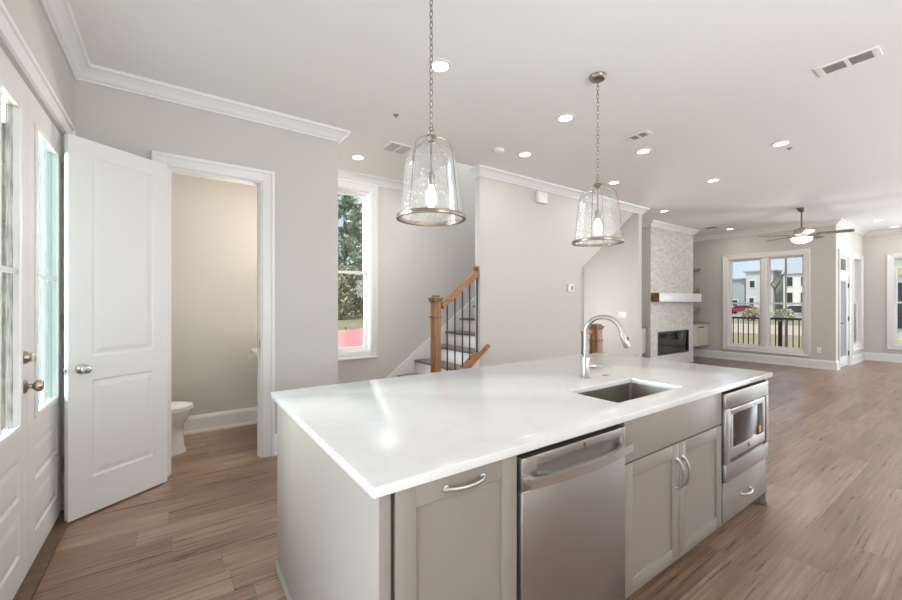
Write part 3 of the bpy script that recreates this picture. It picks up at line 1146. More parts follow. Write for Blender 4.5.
part('lever_handle', b, M['black'], t, label='black lever handle')
b = MB()
q = Matrix.Translation((0.06, 0.0, 1.12)) @ Matrix.Rotation(PI/2, 4, 'X')
b.lathe([(0, 0), (0.03, 0), (0.03, 0.012), (0.015, 0.02), (0, 0.02)], mtx=q)
part('deadbolt', b, M['black'], t)
for z in (0.22, 0.98, 1.72):
    b = MB()
    b.box(w-0.012, w+0.030, -0.016, -0.002, z, z+0.10, 0.002)
    part('hinge', b, M['black'], t, label='black hinge')

# ------------------------------------------------------------------ staircase
RUN, RISE = 0.27, 0.1965
NX0, NZ0 = 2.31, 0.172
SY0, SY1 = YP+0.06, YB-0.004
st = thing('staircase', 'staircase with grey brown treads and white risers climbing along the window wall', 'staircase', (NX0, (SY0+SY1)/2, 0))
NT = 15
b = MB()
poly = [(NX0+0.025, 0.001)]
for i in range(NT):
    x = NX0+0.025+RUN*i
    z = NZ0+RISE*i-0.028
    poly.append((x, z))
    if x+RUN < XS-0.01:
        poly.append((x+RUN, z))
    else:
        poly.append((XS-0.004, z))
        break
n_tr = i+1
zt = poly[-1][1]
poly.append((XS-0.004, 1.955+SL*(XS-0.004-5.198)))
poly.append((2.60, 0.001))
b.prism(poly, YP+0.125, SY1-0.03)
part('riser_body', b, M['trim'], st, world=True, smooth=False, label='white risers and underside')
for i in range(n_tr):
    b = MB()
    x = NX0+RUN*i
    z = NZ0+RISE*i
    b.box(x, min(x+RUN+0.024, XS-0.004), YP+0.107, SY1-0.021, z-0.030, z, 0.010, 3)
    part('tread', b, M['tread'], st, world=True)
# skirt board on the window wall
b = MB()
zs = lambda x: NZ0+(x-NX0)*RISE/RUN
b.prism([(NX0-0.20, 0.20), (NX0-0.02, 0.19), (NX0+0.0, zs(NX0)+0.10), (XS-0.01, zs(XS-0.01)+0.09), (XS-0.01, zs(XS-0.01)-0.3), (NX0+0.4, 0.001), (NX0-0.20, 0.001)], SY1-0.020, SY1)
part('skirt_board', b, M['trim'], st, world=True, smooth=False, label='white skirt board')

# balustrade at the open side
bal = thing('stair_balustrade', 'oak newel and handrail with black balusters at the foot of the staircase', 'balustrade', (2.555, 3.93, 0))
YR = 3.935
cap_z = lambda x: 0.575+(x-2.933)*0.765
rail_z = lambda x: 1.353+(x-2.633)*0.785
b = MB()
b.prism([(2.62, 0.001), (HWS-0.002, 0.001), (HWS-0.002, cap_z(HWS)-0.021), (2.62, cap_z(2.62)-0.021)], YP+0.004, YP+0.104)
part('knee_wall', b, M['trim'], bal, world=True, smooth=False, label='white closed stringer')
b = MB()
b.bar([(2.60, 3.854, cap_z(2.60)), (3.29, 3.854, cap_z(3.29))], 0.046, 0.034)
b.bar([(2.60, 3.93, cap_z(2.60)), (HWS-0.003, 3.93, cap_z(HWS-0.003))], 0.108, 0.034)
part('shoe_rail', b, M['oak'], bal, world=True)
b = MB()
b.bar([(2.62, YR, rail_z(2.62)), (HWS-0.004, YR, rail_z(HWS-0.004))], 0.062, 0.055)
b.bar([(2.62, YR, rail_z(2.62)+0.035), (HWS-0.004, YR, rail_z(HWS-0.004)+0.035)], 0.044, 0.024)
part('handrail', b, M['oak'], bal, world=True)
b = MB()
b.box(HWS-0.040, HWS-0.003, YR-0.03, YR+0.03, rail_z(HWS)+0.035, rail_z(HWS)+0.085, 0.006)
part('rail_end_block', b, M['mantel_wood'], bal, world=True, label='dark wood block at the rail end')


def newel(parent, x, y, h, w=0.094, z0=0.001):
    b = MB()
    hw = w/2
    b.box(x-hw, x+hw, y-hw, y+hw, z0, h-0.06, 0.006)
    nw = part('newel_post', b, M['oak_post'], parent, world=True)
    b = MB()
    b.box(x-hw-0.011, x+hw+0.011, y-hw-0.011, y+hw+0.011, h-0.27, h-0.25, 0.004)
    part('newel_collar', b, M['mantel_wood'], nw, world=True, label='darker oak collar')
    b = MB()
    b.box(x-hw-0.013, x+hw+0.013, y-hw-0.013, y+hw+0.013, h-0.085, h-0.055, 0.006)
    b.loft([[(x+sx*k, y+sy*k, zz) for sx, sy in ((-1, -1), (1, -1), (1, 1), (-1, 1))] for k, zz in ((hw+0.02, h-0.055), (hw+0.02, h-0.035), (hw-0.01, h-0.025), (hw-0.012, h-0.006), (hw-0.04, h))])
    part('newel_cap', b, M['mantel_wood'], nw, world=True, label='darker oak cap')
    return nw


newel(bal, 2.535, YR, 1.485, 0.094)
for k in range(5):
    x = 2.70+0.1145*k
    b = MB()
    b.box(x-0.0075, x+0.0075, YR-0.0075, YR+0.0075, cap_z(x)+0.012, rail_z(x)-0.022, 0.002)
    b.box(x-0.012, x+0.012, YR-0.012, YR+0.012, cap_z(x)+0.008, cap_z(x)+0.035, 0.004)
    part('baluster', b, M['black'], bal, world=True)

gd = thing('guard_rail', 'short oak guard rail and newel in the slanted opening behind the faucet', 'balustrade', (5.64, YR, 0))
newel(gd, 5.66, YR, 1.045, 0.15)
b = MB()
b.box(5.20, 5.584, YR-0.032, YR+0.032, 0.885, 0.94, 0.01)
part('handrail', b, M['oak'], gd, world=True)
b = MB()
b.box(5.20, 5.584, YR-0.03, YR+0.03, 0.001, 0.03, 0.006)
part('shoe_rail', b, M['oak'], gd, world=True)
for x in (5.30, 5.44, 5.53):
    b = MB()
    b.box(x-0.0075, x+0.0075, YR-0.0075, YR+0.0075, 0.03, 0.886, 0.002)
    part('baluster', b, M['black'], gd, world=True)

# ------------------------------------------------------------------ kitchen island
IX0, IX1 = 0.445, 3.335
IYF, IYB = 0.985, 2.245     # cabinet boxes
CF = 0.972                   # door front
CT0, CT1 = 0.884, 0.914
# worktop with sink cut-out
CO = (1.735, 2.375, 1.085, 1.40)
b = MB()
cx0, cx1, cy0, cy1 = 0.420, 3.360, 0.948, 2.285
o4 = [(cx0, cy0), (cx1, cy0), (cx1, cy1), (cx0, cy1)]
i4 = [(CO[0], CO[2]), (CO[1], CO[2]), (CO[1], CO[3]), (CO[0], CO[3])]
ot = [b.bm.verts.new((x, y, CT1)) for x, y in o4]
ob = [b.bm.verts.new((x, y, CT0)) for x, y in o4]
it = [b.bm.verts.new((x, y, CT1)) for x, y in i4]
ib = [b.bm.verts.new((x, y, CT0)) for x, y in i4]
for k in range(4):
    j = (k+1) % 4
    b.bm.faces.new((ot[k], ot[j], it[j], it[k]))
    b.bm.faces.new((ob[j], ob[k], ib[k], ib[j]))
    b.bm.faces.new((ob[k], ob[j], ot[j], ot[k]))
    b.bm.faces.new((it[k], it[j], ib[j], ib[k]))
b.bm.edges.ensure_lookup_table()
be = [e for e in b.bm.edges if len({v for v in e.verts} & set(ot)) == 2 or len({v for v in e.verts} & set(ob)) == 2 or (len(set(e.verts) & set(ot)) == 1 and len(set(e.verts) & set(ob)) == 1) or len(set(e.verts) & set(it)) == 2]
bmesh.ops.bevel(b.bm, geom=be, offset=0.003, segments=2, affect='EDGES', profile=0.5)
solo('worktop', b, M['quartz'], 'white quartz worktop of the kitchen island with a sink cut-out', 'worktop')

# left end panel
t = thing('island_end_panel', 'grey painted end panel of the island facing the entry doors', 'panel', (IX0+0.02, (IYF+IYB)/2, 0))
b = MB()
b.box(IX0, IX0+0.036, CF, IYB, 0.001, CT0-0.001, 0.002)
part('panel', b, M['cab'], t, world=True)
b = MB()
b.sweep([(IX0-0.0005, IYB), (IX0-0.0005, IYF-0.01)][::-1], [(-0.0, 0.001), (-0.014, 0.001), (-0.014, 0.012), (-0.008, 0.022), (0, 0.024)])
part('shoe_moulding', b, M['cab'], t, world=True)
t = thing('island_end_panel', 'grey painted end panel of the island beside the microwave', 'panel', (IX1-0.01, (IYF+IYB)/2, 0))
b = MB()
b.box(IX1-0.022, IX1, CF+0.004, IYB, 0.001, CT0-0.001, 0.002)
part('panel', b, M['cab'], t, world=True)
b = MB()
b.box(IX1-0.024, IX1+0.010, CF-0.006, CF+0.045, 0.001, 0.035, 0.004)
part('foot_block', b, M['cab'], t, world=True)
b = MB()
b.box(IX0+0.037, IX1-0.023, IYB-0.02, IYB, 0.001, CT0-0.001, 0.002)
solo('island_back_panel', b, M['cab'], 'grey painted back panel of the island on the hall side', 'panel')


def shaker(b, x0, x1, z0, z1, y=CF, st=0.06, rail=0.06, t=0.02, rec=0.009):
    yb = y+t
    b.box(x0, x0+st, y, yb, z0, z1, 0.0015)
    b.box(x1-st, x1, y, yb, z0, z1, 0.0015)
    b.box(x0+st-0.0005, x1-st+0.0005, y, yb, z0, z0+rail, 0.0015)
    b.box(x0+st-0.0005, x1-st+0.0005, y, yb, z1-rail, z1, 0.0015)
    b.box(x0+st-0.005, x1-st+0.005, y+rec, yb-0.003, z0+rail-0.005, z1-rail+0.005)


def arch_pull(b, p0, p1, out=0.03, w=0.011, h=0.014, y=CF):
    """bowed bar pull from p0 to p1 (x,z) on the face y"""
    n = 14
    pts = []
    for i in range(n+1):
        s = i/n
        o = out*(math.sin(PI*s)**0.55)
        pts.append((p0[0]+(p1[0]-p0[0])*s, y-0.003-o, p0[1]+(p1[1]-p0[1])*s))
    b.tube(pts, [w*0.62]+[w*0.5]*(n-1)+[w*0.62], 10)
    for p in (p0, p1):
        q = Matrix.Translation((p[0], y, p[1])) @ Matrix.Rotation(PI/2, 4, 'X')
        b.lathe([(0, -0.0005), (w*0.85, -0.0005), (w*0.85, 0.004), (w*0.5, 0.008), (0, 0.008)], mtx=q, n=14)


def cab_box(b, x0, x1, yb=IYB-0.62, z0=0.10, z1=CT0-0.002):
    T = 0.018
    b.box(x0, x0+T, IYF+0.009, IYB-0.022, z0, z1)
    b.box(x1-T, x1, IYF+0.009, IYB-0.022, z0, z1)
    b.box(x0+T, x1-T, IYF+0.009, IYB-0.022, z0, z0+T)
    b.box(x0+T, x1-T, IYB-0.04, IYB-0.022, z0+T, z1)
    b.box(x0, x1, IYF+0.06, IYF+0.075, 0.001, z0)


# trash pull-out
t = thing('base_cabinet', 'narrow grey shaker cabinet with one tall door left of the dishwasher', 'cabinet', (0.73, 1.6, 0))
b = MB()
cab_box(b, 0.483, 0.961)
part('cabinet_body', b, M['cab'], t, world=True)
b = MB()
shaker(b, 0.495, 0.955, 0.10, 0.876, st=0.066, rail=0.066)
d = part('door', b, M['cab'], t, world=True)
b = MB()
arch_pull(b, (0.660, 0.838), (0.802, 0.838), 0.026, 0.013)
part('handle', b, M['steel_h'], d, world=True, label='satin nickel bow pull')

# dishwasher
DX0, DX1 = 0.967, 1.592
t = thing('dishwasher', 'stainless steel dishwasher built into the island with a bowed bar handle', 'dishwasher', ((DX0+DX1)/2, 1.3, 0))
b = MB()
b.box(DX0, DX1, CF+0.032, 1.56, 0.10, 0.862)
b.box(DX0, DX1, IYF+0.06, 1.5, 0.001, 0.10)
part('tub', b, M['black'], t, world=True)
b = MB()
YD = CF-0.012
# door skin with a scooped pocket behind the handle
PXa, PXb, PZa, PZb = DX0+0.075, DX1-0.03, 0.765, 0.822
N = 16
def scoop(x):
    s = (x-PXa)/(PXb-PXa)
    return PZa+(0.024)*(2*s-1)**2
b.box(DX0+0.002, DX1-0.002, YD, YD+0.034, 0.105, 0.745, 0.003)
b.box(DX0+0.002, PXa, YD, YD+0.034, 0.744, 0.858, 0.002)
b.box(PXb, DX1-0.002, YD, YD+0.034, 0.744, 0.858, 0.002)
b.box(PXa-0.001, PXb+0.001, YD, YD+0.034, PZb, 0.858, 0.002)
xs = [PXa+(PXb-PXa)*i/N for i in range(N+1)]
b.prism([(PXa-0.001, 0.744), (PXb+0.001, 0.744)]+[(x, scoop(x)) for x in reversed(xs)], YD, YD+0.034)
b.box(PXa-0.001, PXb+0.001, YD+0.024, YD+0.034, 0.744, PZb+0.002)
dd = part('door', b, M['steel'], t, world=True)
b = MB()
pts = []
for i in range(19):
    s = i/18
    x = DX0+0.012+(DX1-DX0-0.004)*s
    pts.append((x, YD-0.022-0.028*math.sin(PI*s), 0.778))
b.bar(pts, 0.016, 0.034)
for x in (DX0+0.030, DX1-0.026):
    b.box(x-0.018, x+0.018, YD-0.030, YD+0.002, 0.764, 0.792, 0.004)
part('handle', b, M['steel_h'], dd, world=True, label='bowed stainless bar handle')
b = MB()
q = Matrix.Translation((1.308, YD-0.0005, 0.840)) @ Matrix.Rotation(PI/2, 4, 'X')
b.lathe([(0, 0), (0.0075, 0), (0.0075, 0.0015), (0, 0.0015)], mtx=q)
part('emblem', b, M['grey_emblem'], dd, world=True, label='small round emblem')

# sink base
t = thing('base_cabinet', 'grey shaker sink cabinet with two doors under the sink', 'cabinet', (2.12, 1.6, 0))
b = MB()
cab_box(b, 1.597, 2.606)
part('cabinet_body', b, M['cab'], t, world=True)
b = MB()
b.box(1.602, 2.598, CF, CF+0.02, 0.690, 0.876, 0.002)
part('false_front', b, M['cab'], t, world=True)
for (x0, x1, hx) in ((1.602, 2.090, 2.066), (2.094, 2.598, 2.126)):
    b = MB()
    shaker(b, x0, x1, 0.10, 0.682, st=0.066, rail=0.066)
    d = part('door', b, M['cab'], t, world=True)
    b = MB()
    arch_pull(b, (hx, 0.462), (hx, 0.606), 0.030, 0.013)
    part('handle', b, M['steel_h'], d, world=True, label='satin nickel bow pull')

# microwave cabinet with drawer
t = thing('base_cabinet', 'grey cabinet with one drawer under the built-in microwave', 'cabinet', (2.98, 1.6, 0))
b = MB()
cab_box(b, 2.610, 3.312)
b.box(2.628, 3.294, IYF+0.009, 1.6, 0.325, 0.343)
part('cabinet_body', b, M['cab'], t, world=True)
b = MB()
b.box(2.614, 3.306, CF, CF+0.02, 0.10, 0.336, 0.002)
d = part('drawer', b, M['cab'], t, world=True)
b = MB()
arch_pull(b, (2.88, 0.205), (3.02, 0.205), 0.026, 0.013)
part('handle', b, M['steel_h'], d, world=True, label='satin nickel bow pull')
mw = thing('microwave', 'stainless built-in microwave at the right end of the island', 'microwave', (2.98, 1.2, 0.346))
MX0, MX1, MZ0, MZ1 = 2.616, 3.304, 0.346, 0.862
b = MB()
b.box(MX0+0.02, MX1-0.02, CF+0.02, 1.45, MZ0+0.012, MZ1-0.012)
part('oven_body', b, M['black'], mw, world=True)
b = MB()
YM = CF-0.016
tz0, tz1 = MZ0+0.100, MZ1-0.092
b.box(MX0, MX1, YM, CF+0.018, MZ0, tz0, 0.003)
b.box(MX0, MX1, YM, CF+0.018, tz1, MZ1, 0.003)
b.box(MX0, MX0+0.062, YM, CF+0.018, tz0, tz1, 0.002)
b.box(MX1-0.042, MX1, YM, CF+0.018, tz0, tz1, 0.002)
part('trim_kit', b, M['steel'], mw, world=True, label='stainless trim frame')
b = MB()
b.box(MX0+0.062, MX1-0.042, YM+0.009, CF+0.017, tz0, tz1)  # black sheet painted for the shade around the oven door
part('recess', b, M['blackgloss'], mw, world=True, label='black sheet with the gap shade painted in')
b = MB()
bx0, bx1, bz0, bz1 = MX0+0.064, MX1-0.072, tz0+0.026, tz1-0.006
b.box(bx0, bx1, YM-0.001, YM+0.009, bz0, bz0+0.060, 0.003)
b.box(bx0, bx1, YM-0.001, YM+0.009, bz1-0.034, bz1, 0.003)
b.box(bx0, bx0+0.034, YM-0.001, YM+0.009, bz0+0.059, bz1-0.033, 0.002)
b.box(bx1-0.030, bx1, YM-0.001, YM+0.009, bz0+0.059, bz1-0.033, 0.002)
dr = part('oven_door', b, M['steel_h'], mw, world=True)
b = MB()
b.box(bx0+0.033, bx1-0.033, YM+0.002, YM+0.008, bz0+0.058, bz1-0.033, 0.002)
part('oven_window', b, M['ovenglass'], dr, world=True, label='dark brown glass')
b = MB()
b.box(bx1-0.110, bx1-0.036, YM+0.0005, YM+0.002, bz0+0.060, bz1-0.035)
part('control_strip', b, M['blackgloss'], dr, world=True)
b = MB()
b.box(bx1-0.100, bx1-0.070, YM-0.001, YM+0.0005, bz0+0.075, bz0+0.115)
part('sticker', b, M['yellow'], dr, world=True, label='small yellow sticker')
b = MB()
q = Matrix.Translation(((bx0+bx1)/2, YM-0.0015, bz0+0.030)) @ Matrix.Rotation(PI/2, 4, 'X')
b.lathe([(0, 0), (0.013, 0), (0.013, 0.002), (0.0105, 0.0025), (0.0, 0.0025)], mtx=q)
part('emblem', b, M['grey_emblem'], dr, world=True, label='small round emblem')


# sink
def rrect(x0, x1, y0, y1, z, r, n=5):
    pts = []
    for cx, cy, a0 in ((x1-r, y1-r, 0), (x0+r, y1-r, PI/2), (x0+r, y0+r, PI), (x1-r, y0+r, 1.5*PI)):
        for i in range(n+1):
            a = a0+PI/2*i/n
            pts.append((cx+r*math.cos(a), cy+r*math.sin(a), z))
    return pts


t = thing('sink', 'undermount stainless steel sink set in the island worktop', 'sink', ((CO[0]+CO[1])/2, (CO[2]+CO[3])/2, 0.66))
b = MB()
x0, x1, y0, y1 = CO[0]-0.006, CO[1]+0.006, CO[2]-0.006, CO[3]+0.006
b.loft([rrect(x0-0.02, x1+0.02, y0-0.02, y1+0.02, CT0-0.0015, 0.02), rrect(x0, x1, y0, y1, CT0-0.0015, 0.016), rrect(x0, x1, y0, y1, 0.70, 0.016), rrect(x0+0.02, x1-0.02, y0+0.02, y1-0.02, 0.682, 0.02), rrect(x0+0.2, x1-0.2, y0+0.12, y1-0.12, 0.676, 0.02)], False, True)
b.loft([rrect(x0-0.02, x1+0.02, y0-0.02, y1+0.02, CT0-0.0015, 0.02), rrect(x0-0.02, x1+0.02, y0-0.02, y1+0.02, CT0-0.004, 0.02), rrect(x0-0.004, x1+0.004, y0-0.004, y1+0.004, CT0-0.005, 0.02), rrect(x0-0.004, x1+0.004, y0-0.004, y1+0.004, 0.674, 0.02)], False, True)
part('bowl', b, M['sink'], t, world=True)
b = MB()
b.lathe([(0, 0.001), (0.045, 0.001), (0.045, 0.004), (0.034, 0.003), (0.030, 0.001), (0, 0.001)], cx=(CO[0]+CO[1])/2, cy=(CO[2]+CO[3])/2, cz=0.676)
part('drain', b, M['nickel'], t, world=True)

# faucet
FX, FY = 2.140, 1.563
t = thing('faucet', 'brushed nickel gooseneck faucet with side lever on the island', 'faucet', (FX, FY, CT1))
b = MB()
b.lathe([(0.0, 0.0005), (0.030, 0.0005), (0.030, 0.006), (0.0265, 0.010), (0.0235, 0.014), (0.0235, 0.128), (0.021, 0.134), (0.0, 0.136)], n=32)
part('faucet_body', b, M['nickel'], t)
dirv = Vector((0.50, -0.866, 0)).normalized()
b = MB()
R = 0.105
zt = 0.285
pts = [(0, 0, 0.13), (0, 0, 0.20), (0, 0, zt)]
for i in range(1, 19):
    a = PI*i/18*0.90
    u = R*(1-math.cos(a))
    v = R*math.sin(a)
    pts.append((dirv.x*u, dirv.y*u, zt+v))
a = PI*0.90
tx, tz = math.sin(a), math.cos(a)
end = Vector(pts[-1])
tip_d = Vector((dirv.x*tx, dirv.y*tx, tz))
pts.append(tuple(end+tip_d*0.03))
b.tube(pts, 0.0145, 18)
part('spout', b, M['nickel'], t)
b = MB()
p0 = end+tip_d*0.028
b.tube([p0, p0+tip_d*0.012, p0+tip_d*0.085, p0+tip_d*0.092], [0.0165, 0.019, 0.020, 0.017], 18)
sh = part('spray_head', b, M['nickel'], t)
b = MB()
sd = Vector((0.819, -0.574, 0))
pm = p0+tip_d*0.045+dirv*0.017
b.box(-0.007, 0.007, -0.006, 0.006, -0.020, 0.020, 0.004, mtx=Matrix.Translation(pm))
part('spray_button', b, M['black'], sh, label='black spray button')
b = MB()
ld = Vector((0.85, -0.52, 0)).normalized()
p = Vector((0, 0, 0.075))
b.tube([p+ld*0.018, p+ld*0.058], [0.0165, 0.0165], 20)
b.tube([p+ld*0.058, p+ld*0.064], [0.0165, 0.012], 20)
b.tube([p+ld*0.043+Vector((0, 0, 0.002)), p+ld*0.075+Vector((0, 0, 0.004)), p+ld*0.125+Vector((0, 0, -0.002))], [0.006, 0.0055, 0.005], 12)
part('lever', b, M['nickel'], t)
b = MB()
b.lathe([(0, 0.0005), (0.021, 0.0005), (0.021, 0.004), (0.018, 0.006), (0.013, 0.006), (0.012, 0.009), (0, 0.010)])
o = solo('air_switch', b, M['nickel'], 'round nickel air switch button beside the faucet', 'button')
o.location = (2.315, 1.535, CT1)


# ------------------------------------------------------------------ pendants
def link_loop(c, a, L, W, r, b):
    """an oval chain link, upright, turned by a"""
    pts = []
    n = 12
    for i in range(n):
        t_ = 2*PI*i/n
        u = W*math.cos(t_)
        v = L*math.sin(t_)
        pts.append((c[0]+u*math.cos(a), c[1]+u*math.sin(a), c[2]+v))
    b.tube(pts, r, 5, closed=True)


def pendant(x, y, label):
    t = thing('pendant_light', label, 'pendant light', (x, y, 1.84), 0, group='glass pendants over the island')
    z0 = 1.84
    zr = 0.0
    b = MB()
    b.lathe([(0.0, ZC-z0-0.045), (0.012, ZC-z0-0.045), (0.014, ZC-z0-0.032), (0.050, ZC-z0-0.026), (0.062, ZC-z0-0.012), (0.064, ZC-z0-0.0005), (0, ZC-z0-0.0005)])
    part('canopy', b, M['pendant_metal'], t)
    b = MB()
    top = 0.485
    zz = ZC-z0-0.045
    n = int(round((zz-top)/0.030))
    st_ = (zz-top)/n
    for i in range(n):
        link_loop((0, 0, top+st_*(i+0.5)), 0.4 if i % 2 else 0.4+PI/2, st_*0.66, 0.0095, 0.0021, b)
    part('chain', b, M['pendant_metal'], t)
    b = MB()
    b.tube([(0.002, 0, top-0.02), (0.004, 0.003, top+0.3), (0.002, 0.004, zz)], 0.0022, 6)
    part('cord', b, M['plastic'], t)
    b = MB()
    b.lathe([(0.0, 0.475), (0.012, 0.475), (0.017, 0.467), (0.014, 0.458), (0.026, 0.452), (0.030, 0.440), (0.022, 0.428), (0.018, 0.420), (0.0, 0.418)])
    b.torus((0, 0, 0.486), 0.013, 0.0035, 'y', 16, 8)
    part('top_cap', b, M['pendant_metal'], t)
    for k in range(4):
        a = math.radians(20+90*k)
        pts = []
        for r, z in ((0.020, 0.440), (0.062, 0.430), (0.102, 0.406), (0.128, 0.374), (0.141, 0.325), (0.148, 0.27), (0.160, 0.16), (0.173, 0.05), (0.177, 0.018)):
            pts.append((r*math.cos(a), r*math.sin(a), z))
        b = MB()
        b.tube(pts, 0.0023, 8)
        part('frame_arm', b, M['pendant_metal'], t)
    b = MB()
    ro, ri = 0.186, 0.170
    b.lathe([(ri, 0.0), (ro, 0.0), (ro+0.001, 0.003), (ro, 0.019), (ro-0.003, 0.022), (ri, 0.022), (ri, 0.0)], n=56)
    part('ring', b, M['pendant_metal'], t, label='brushed metal bottom ring')
    b = MB()
    b.lathe([(0.1685, 0.010), (0.167, 0.04), (0.155, 0.15), (0.145, 0.24), (0.139, 0.290), (0.133, 0.325), (0.121, 0.352), (0.103, 0.373), (0.078, 0.388), (0.045, 0.397), (0.028, 0.399)], n=56)
    gs = part('glass_shade', b, M['seeded'], t, label='clear seeded glass bell')
    b = MB()
    b.cyl((0, 0, 0.42), (0, 0, 0.25), 0.0055)
    b.lathe([(0, 0.255), (0.010, 0.255), (0.020, 0.245), (0.021, 0.190), (0.018, 0.185), (0, 0.185)])
    part('socket', b, M['pendant_metal'], t)
    b = MB()
    b.lathe([(0.0, 0.185), (0.013, 0.184), (0.014, 0.170), (0.024, 0.150), (0.030, 0.120), (0.027, 0.090), (0.016, 0.070), (0, 0.063)], n=24)
    part('bulb', b, M['bulb'], t, label='glowing bulb')
    return t


pendant(1.13, 1.80, 'seeded glass bell pendant nearer the entry, hanging over the left half of the island')
pendant(2.612, 1.80, 'seeded glass bell pendant over the sink half of the island')

# ------------------------------------------------------------------ recessed lights
dl0 = thing('downlight', '', 'downlight', (0, 0, ZC), 0, group='recessed ceiling lights')
b = MB()
b.lathe([(0.062, -0.001), (0.062, -0.008), (0.084, -0.006), (0.086, -0.0005), (0.062, -0.0005)], n=36)
part('trim_ring', b, M['plastic'], dl0)
b = MB()
b.lathe([(0.0, -0.004), (0.0625, -0.004)], n=36)
part('lens', b, M['lens'], dl0, label='glowing lens')
L0 = add_light('downlight_lamp', 'AREA', (0, 0, -0.012), (0, 0, 0), 3.0, (1.0, 0.975, 0.94), shape='DISK', size=0.12)
L0.parent = dl0
DLS = [
    (1.563, 2.37, 'recessed ceiling light right beside the chain of the nearer pendant'),
    (2.95, 2.37, 'recessed ceiling light between the two pendants, nearer the farther one'),
    (4.316, 2.39, 'recessed ceiling light just right of the small ceiling vent beyond the pendants'),
    (6.142, 2.40, 'recessed ceiling light fourth in the row above the island, toward the fan'),
    (5.316, 1.43, 'recessed ceiling light alone in the right part of the ceiling'),
    (3.293, 3.22, 'recessed ceiling light next to the smoke detector by the hall wall'),
    (5.096, 3.25, 'recessed ceiling light above the crown moulding near the farther pendant'),
    (7.448, 3.73, 'recessed ceiling light just left of the fireplace top'),
    (10.50, 3.76, 'recessed ceiling light above the living room window'),
    (1.757, 4.41, 'recessed ceiling light above the stair window'),
    (11.85, 1.60, 'recessed ceiling light right of the fan near the far wall'),
    (13.2, 1.53, 'recessed ceiling light at the right edge above the far window'),
]
for i, (x, y, lab) in enumerate(DLS):
    o = dl0 if i == 0 else copy_tree(dl0)
    o.location = (x, y, ZC)
    o['label'] = lab
    if 'stair window' in lab:      # the stair hall lamp is a brighter one
        lamp = [c for c in o.children if c.type == 'LIGHT'][0]
        lamp.data = lamp.data.copy()
        lamp.data.energy = 16
# lamps of the same kind behind the viewer (the kitchen side)
for x, y, lab in ((0.3, -1.0, 'nearest the entry wall'), (2.4, -1.0, 'by the added kitchen wall opening'), (4.5, -1.0, 'past the end of the island'), (7.5, -1.0, 'on the dining side'), (10.5, -1.0, 'on the living room side')):
    o = copy_tree(dl0)
    o.location = (x, y, ZC)
    o['label'] = 'recessed ceiling light behind the viewer, '+lab


# ------------------------------------------------------------------ ceiling vents, detectors
def ceil_vent(x, y, w, d, label, slats, two=False, fm='plastic', sm='vent_grey', rz=0.0, bk='vent_dark'):
    t = thing('ceiling_vent', label, 'vent', (x, y, ZC), rz)
    b = MB()
    z0, z1 = -0.010, -0.0005
    fw = 0.022
    b.box(-w/2, w/2, -d/2, -d/2+fw, z0, z1, 0.003)
    b.box(-w/2, w/2, d/2-fw, d/2, z0, z1, 0.003)
    b.box(-w/2, -w/2+fw*(1.8 if two else 1), -d/2+fw-0.001, d/2-fw+0.001, z0, z1, 0.003)
    b.box(w/2-fw*(1.8 if two else 1), w/2, -d/2+fw-0.001, d/2-fw+0.001, z0, z1, 0.003)
    if two:
        b.box(-0.012, 0.012, -d/2+fw, d/2-fw, z0, z1, 0.002)
    part('frame', b, M[fm], t)
    b = MB()
    b.box(-w/2+fw, w/2-fw, -d/2+fw, d/2-fw, -0.003, -0.001)
    part('backing', b, M[bk], t)
    b = MB()
    n = slats
    for i in range(n):
        yy = -d/2+fw+(d-2*fw)*(i+0.5)/n
        hh = (d-2*fw)/n*0.32
        b.box(-w/2+fw, w/2-fw, yy-hh, yy+hh, -0.008, -0.004)
    part('louvres', b, M[sm], t)
    return t


ceil_vent(3.905, 0.675, 0.325, 0.175, 'large white two-section ceiling vent at the top right of the view', 4, True, rz=PI/2)
ceil_vent(3.88, 2.195, 0.23, 0.145, 'small grey ceiling vent beside the farther pendant chain', 4, True, rz=PI/2)
ceil_vent(2.01, 3.905, 0.32, 0.27, 'square pale return vent behind the nearer pendant', 8, True, sm='vent_pale', bk='vent_grey')
ceil_vent(9.97, 3.94, 0.13, 0.22, 'tiny dark ceiling vent near the fireplace', 4, False, 'vent_grey', 'vent_dark')
b = MB()
b.lathe([(0.0, -0.034), (0.045, -0.034), (0.058, -0.026), (0.062, -0.010), (0.066, -0.0005), (0.0, -0.0005)])
o = solo('smoke_detector', b, M['plastic'], 'round white smoke detector on the ceiling by the hall wall', 'smoke detector')
o.location = (2.953, 3.30, ZC-0.034)
for i, (x, y, lab) in enumerate(((1.645, 3.22, 'small ceiling sprinkler left of the nearer pendant chain'), (5.55, 1.42, 'small ceiling sprinkler just behind the lone right recessed light'))):
    b = MB()
    b.lathe([(0.0, -0.022), (0.010, -0.022), (0.010, -0.018), (0.005, -0.016), (0.006, -0.006), (0.024, -0.005), (0.026, -0.0005), (0, -0.0005)], n=20)
    o = solo('ceiling_sprinkler', b, M['vent_grey'], lab, 'sprinkler')
    o.location = (x, y, ZC-0.022)

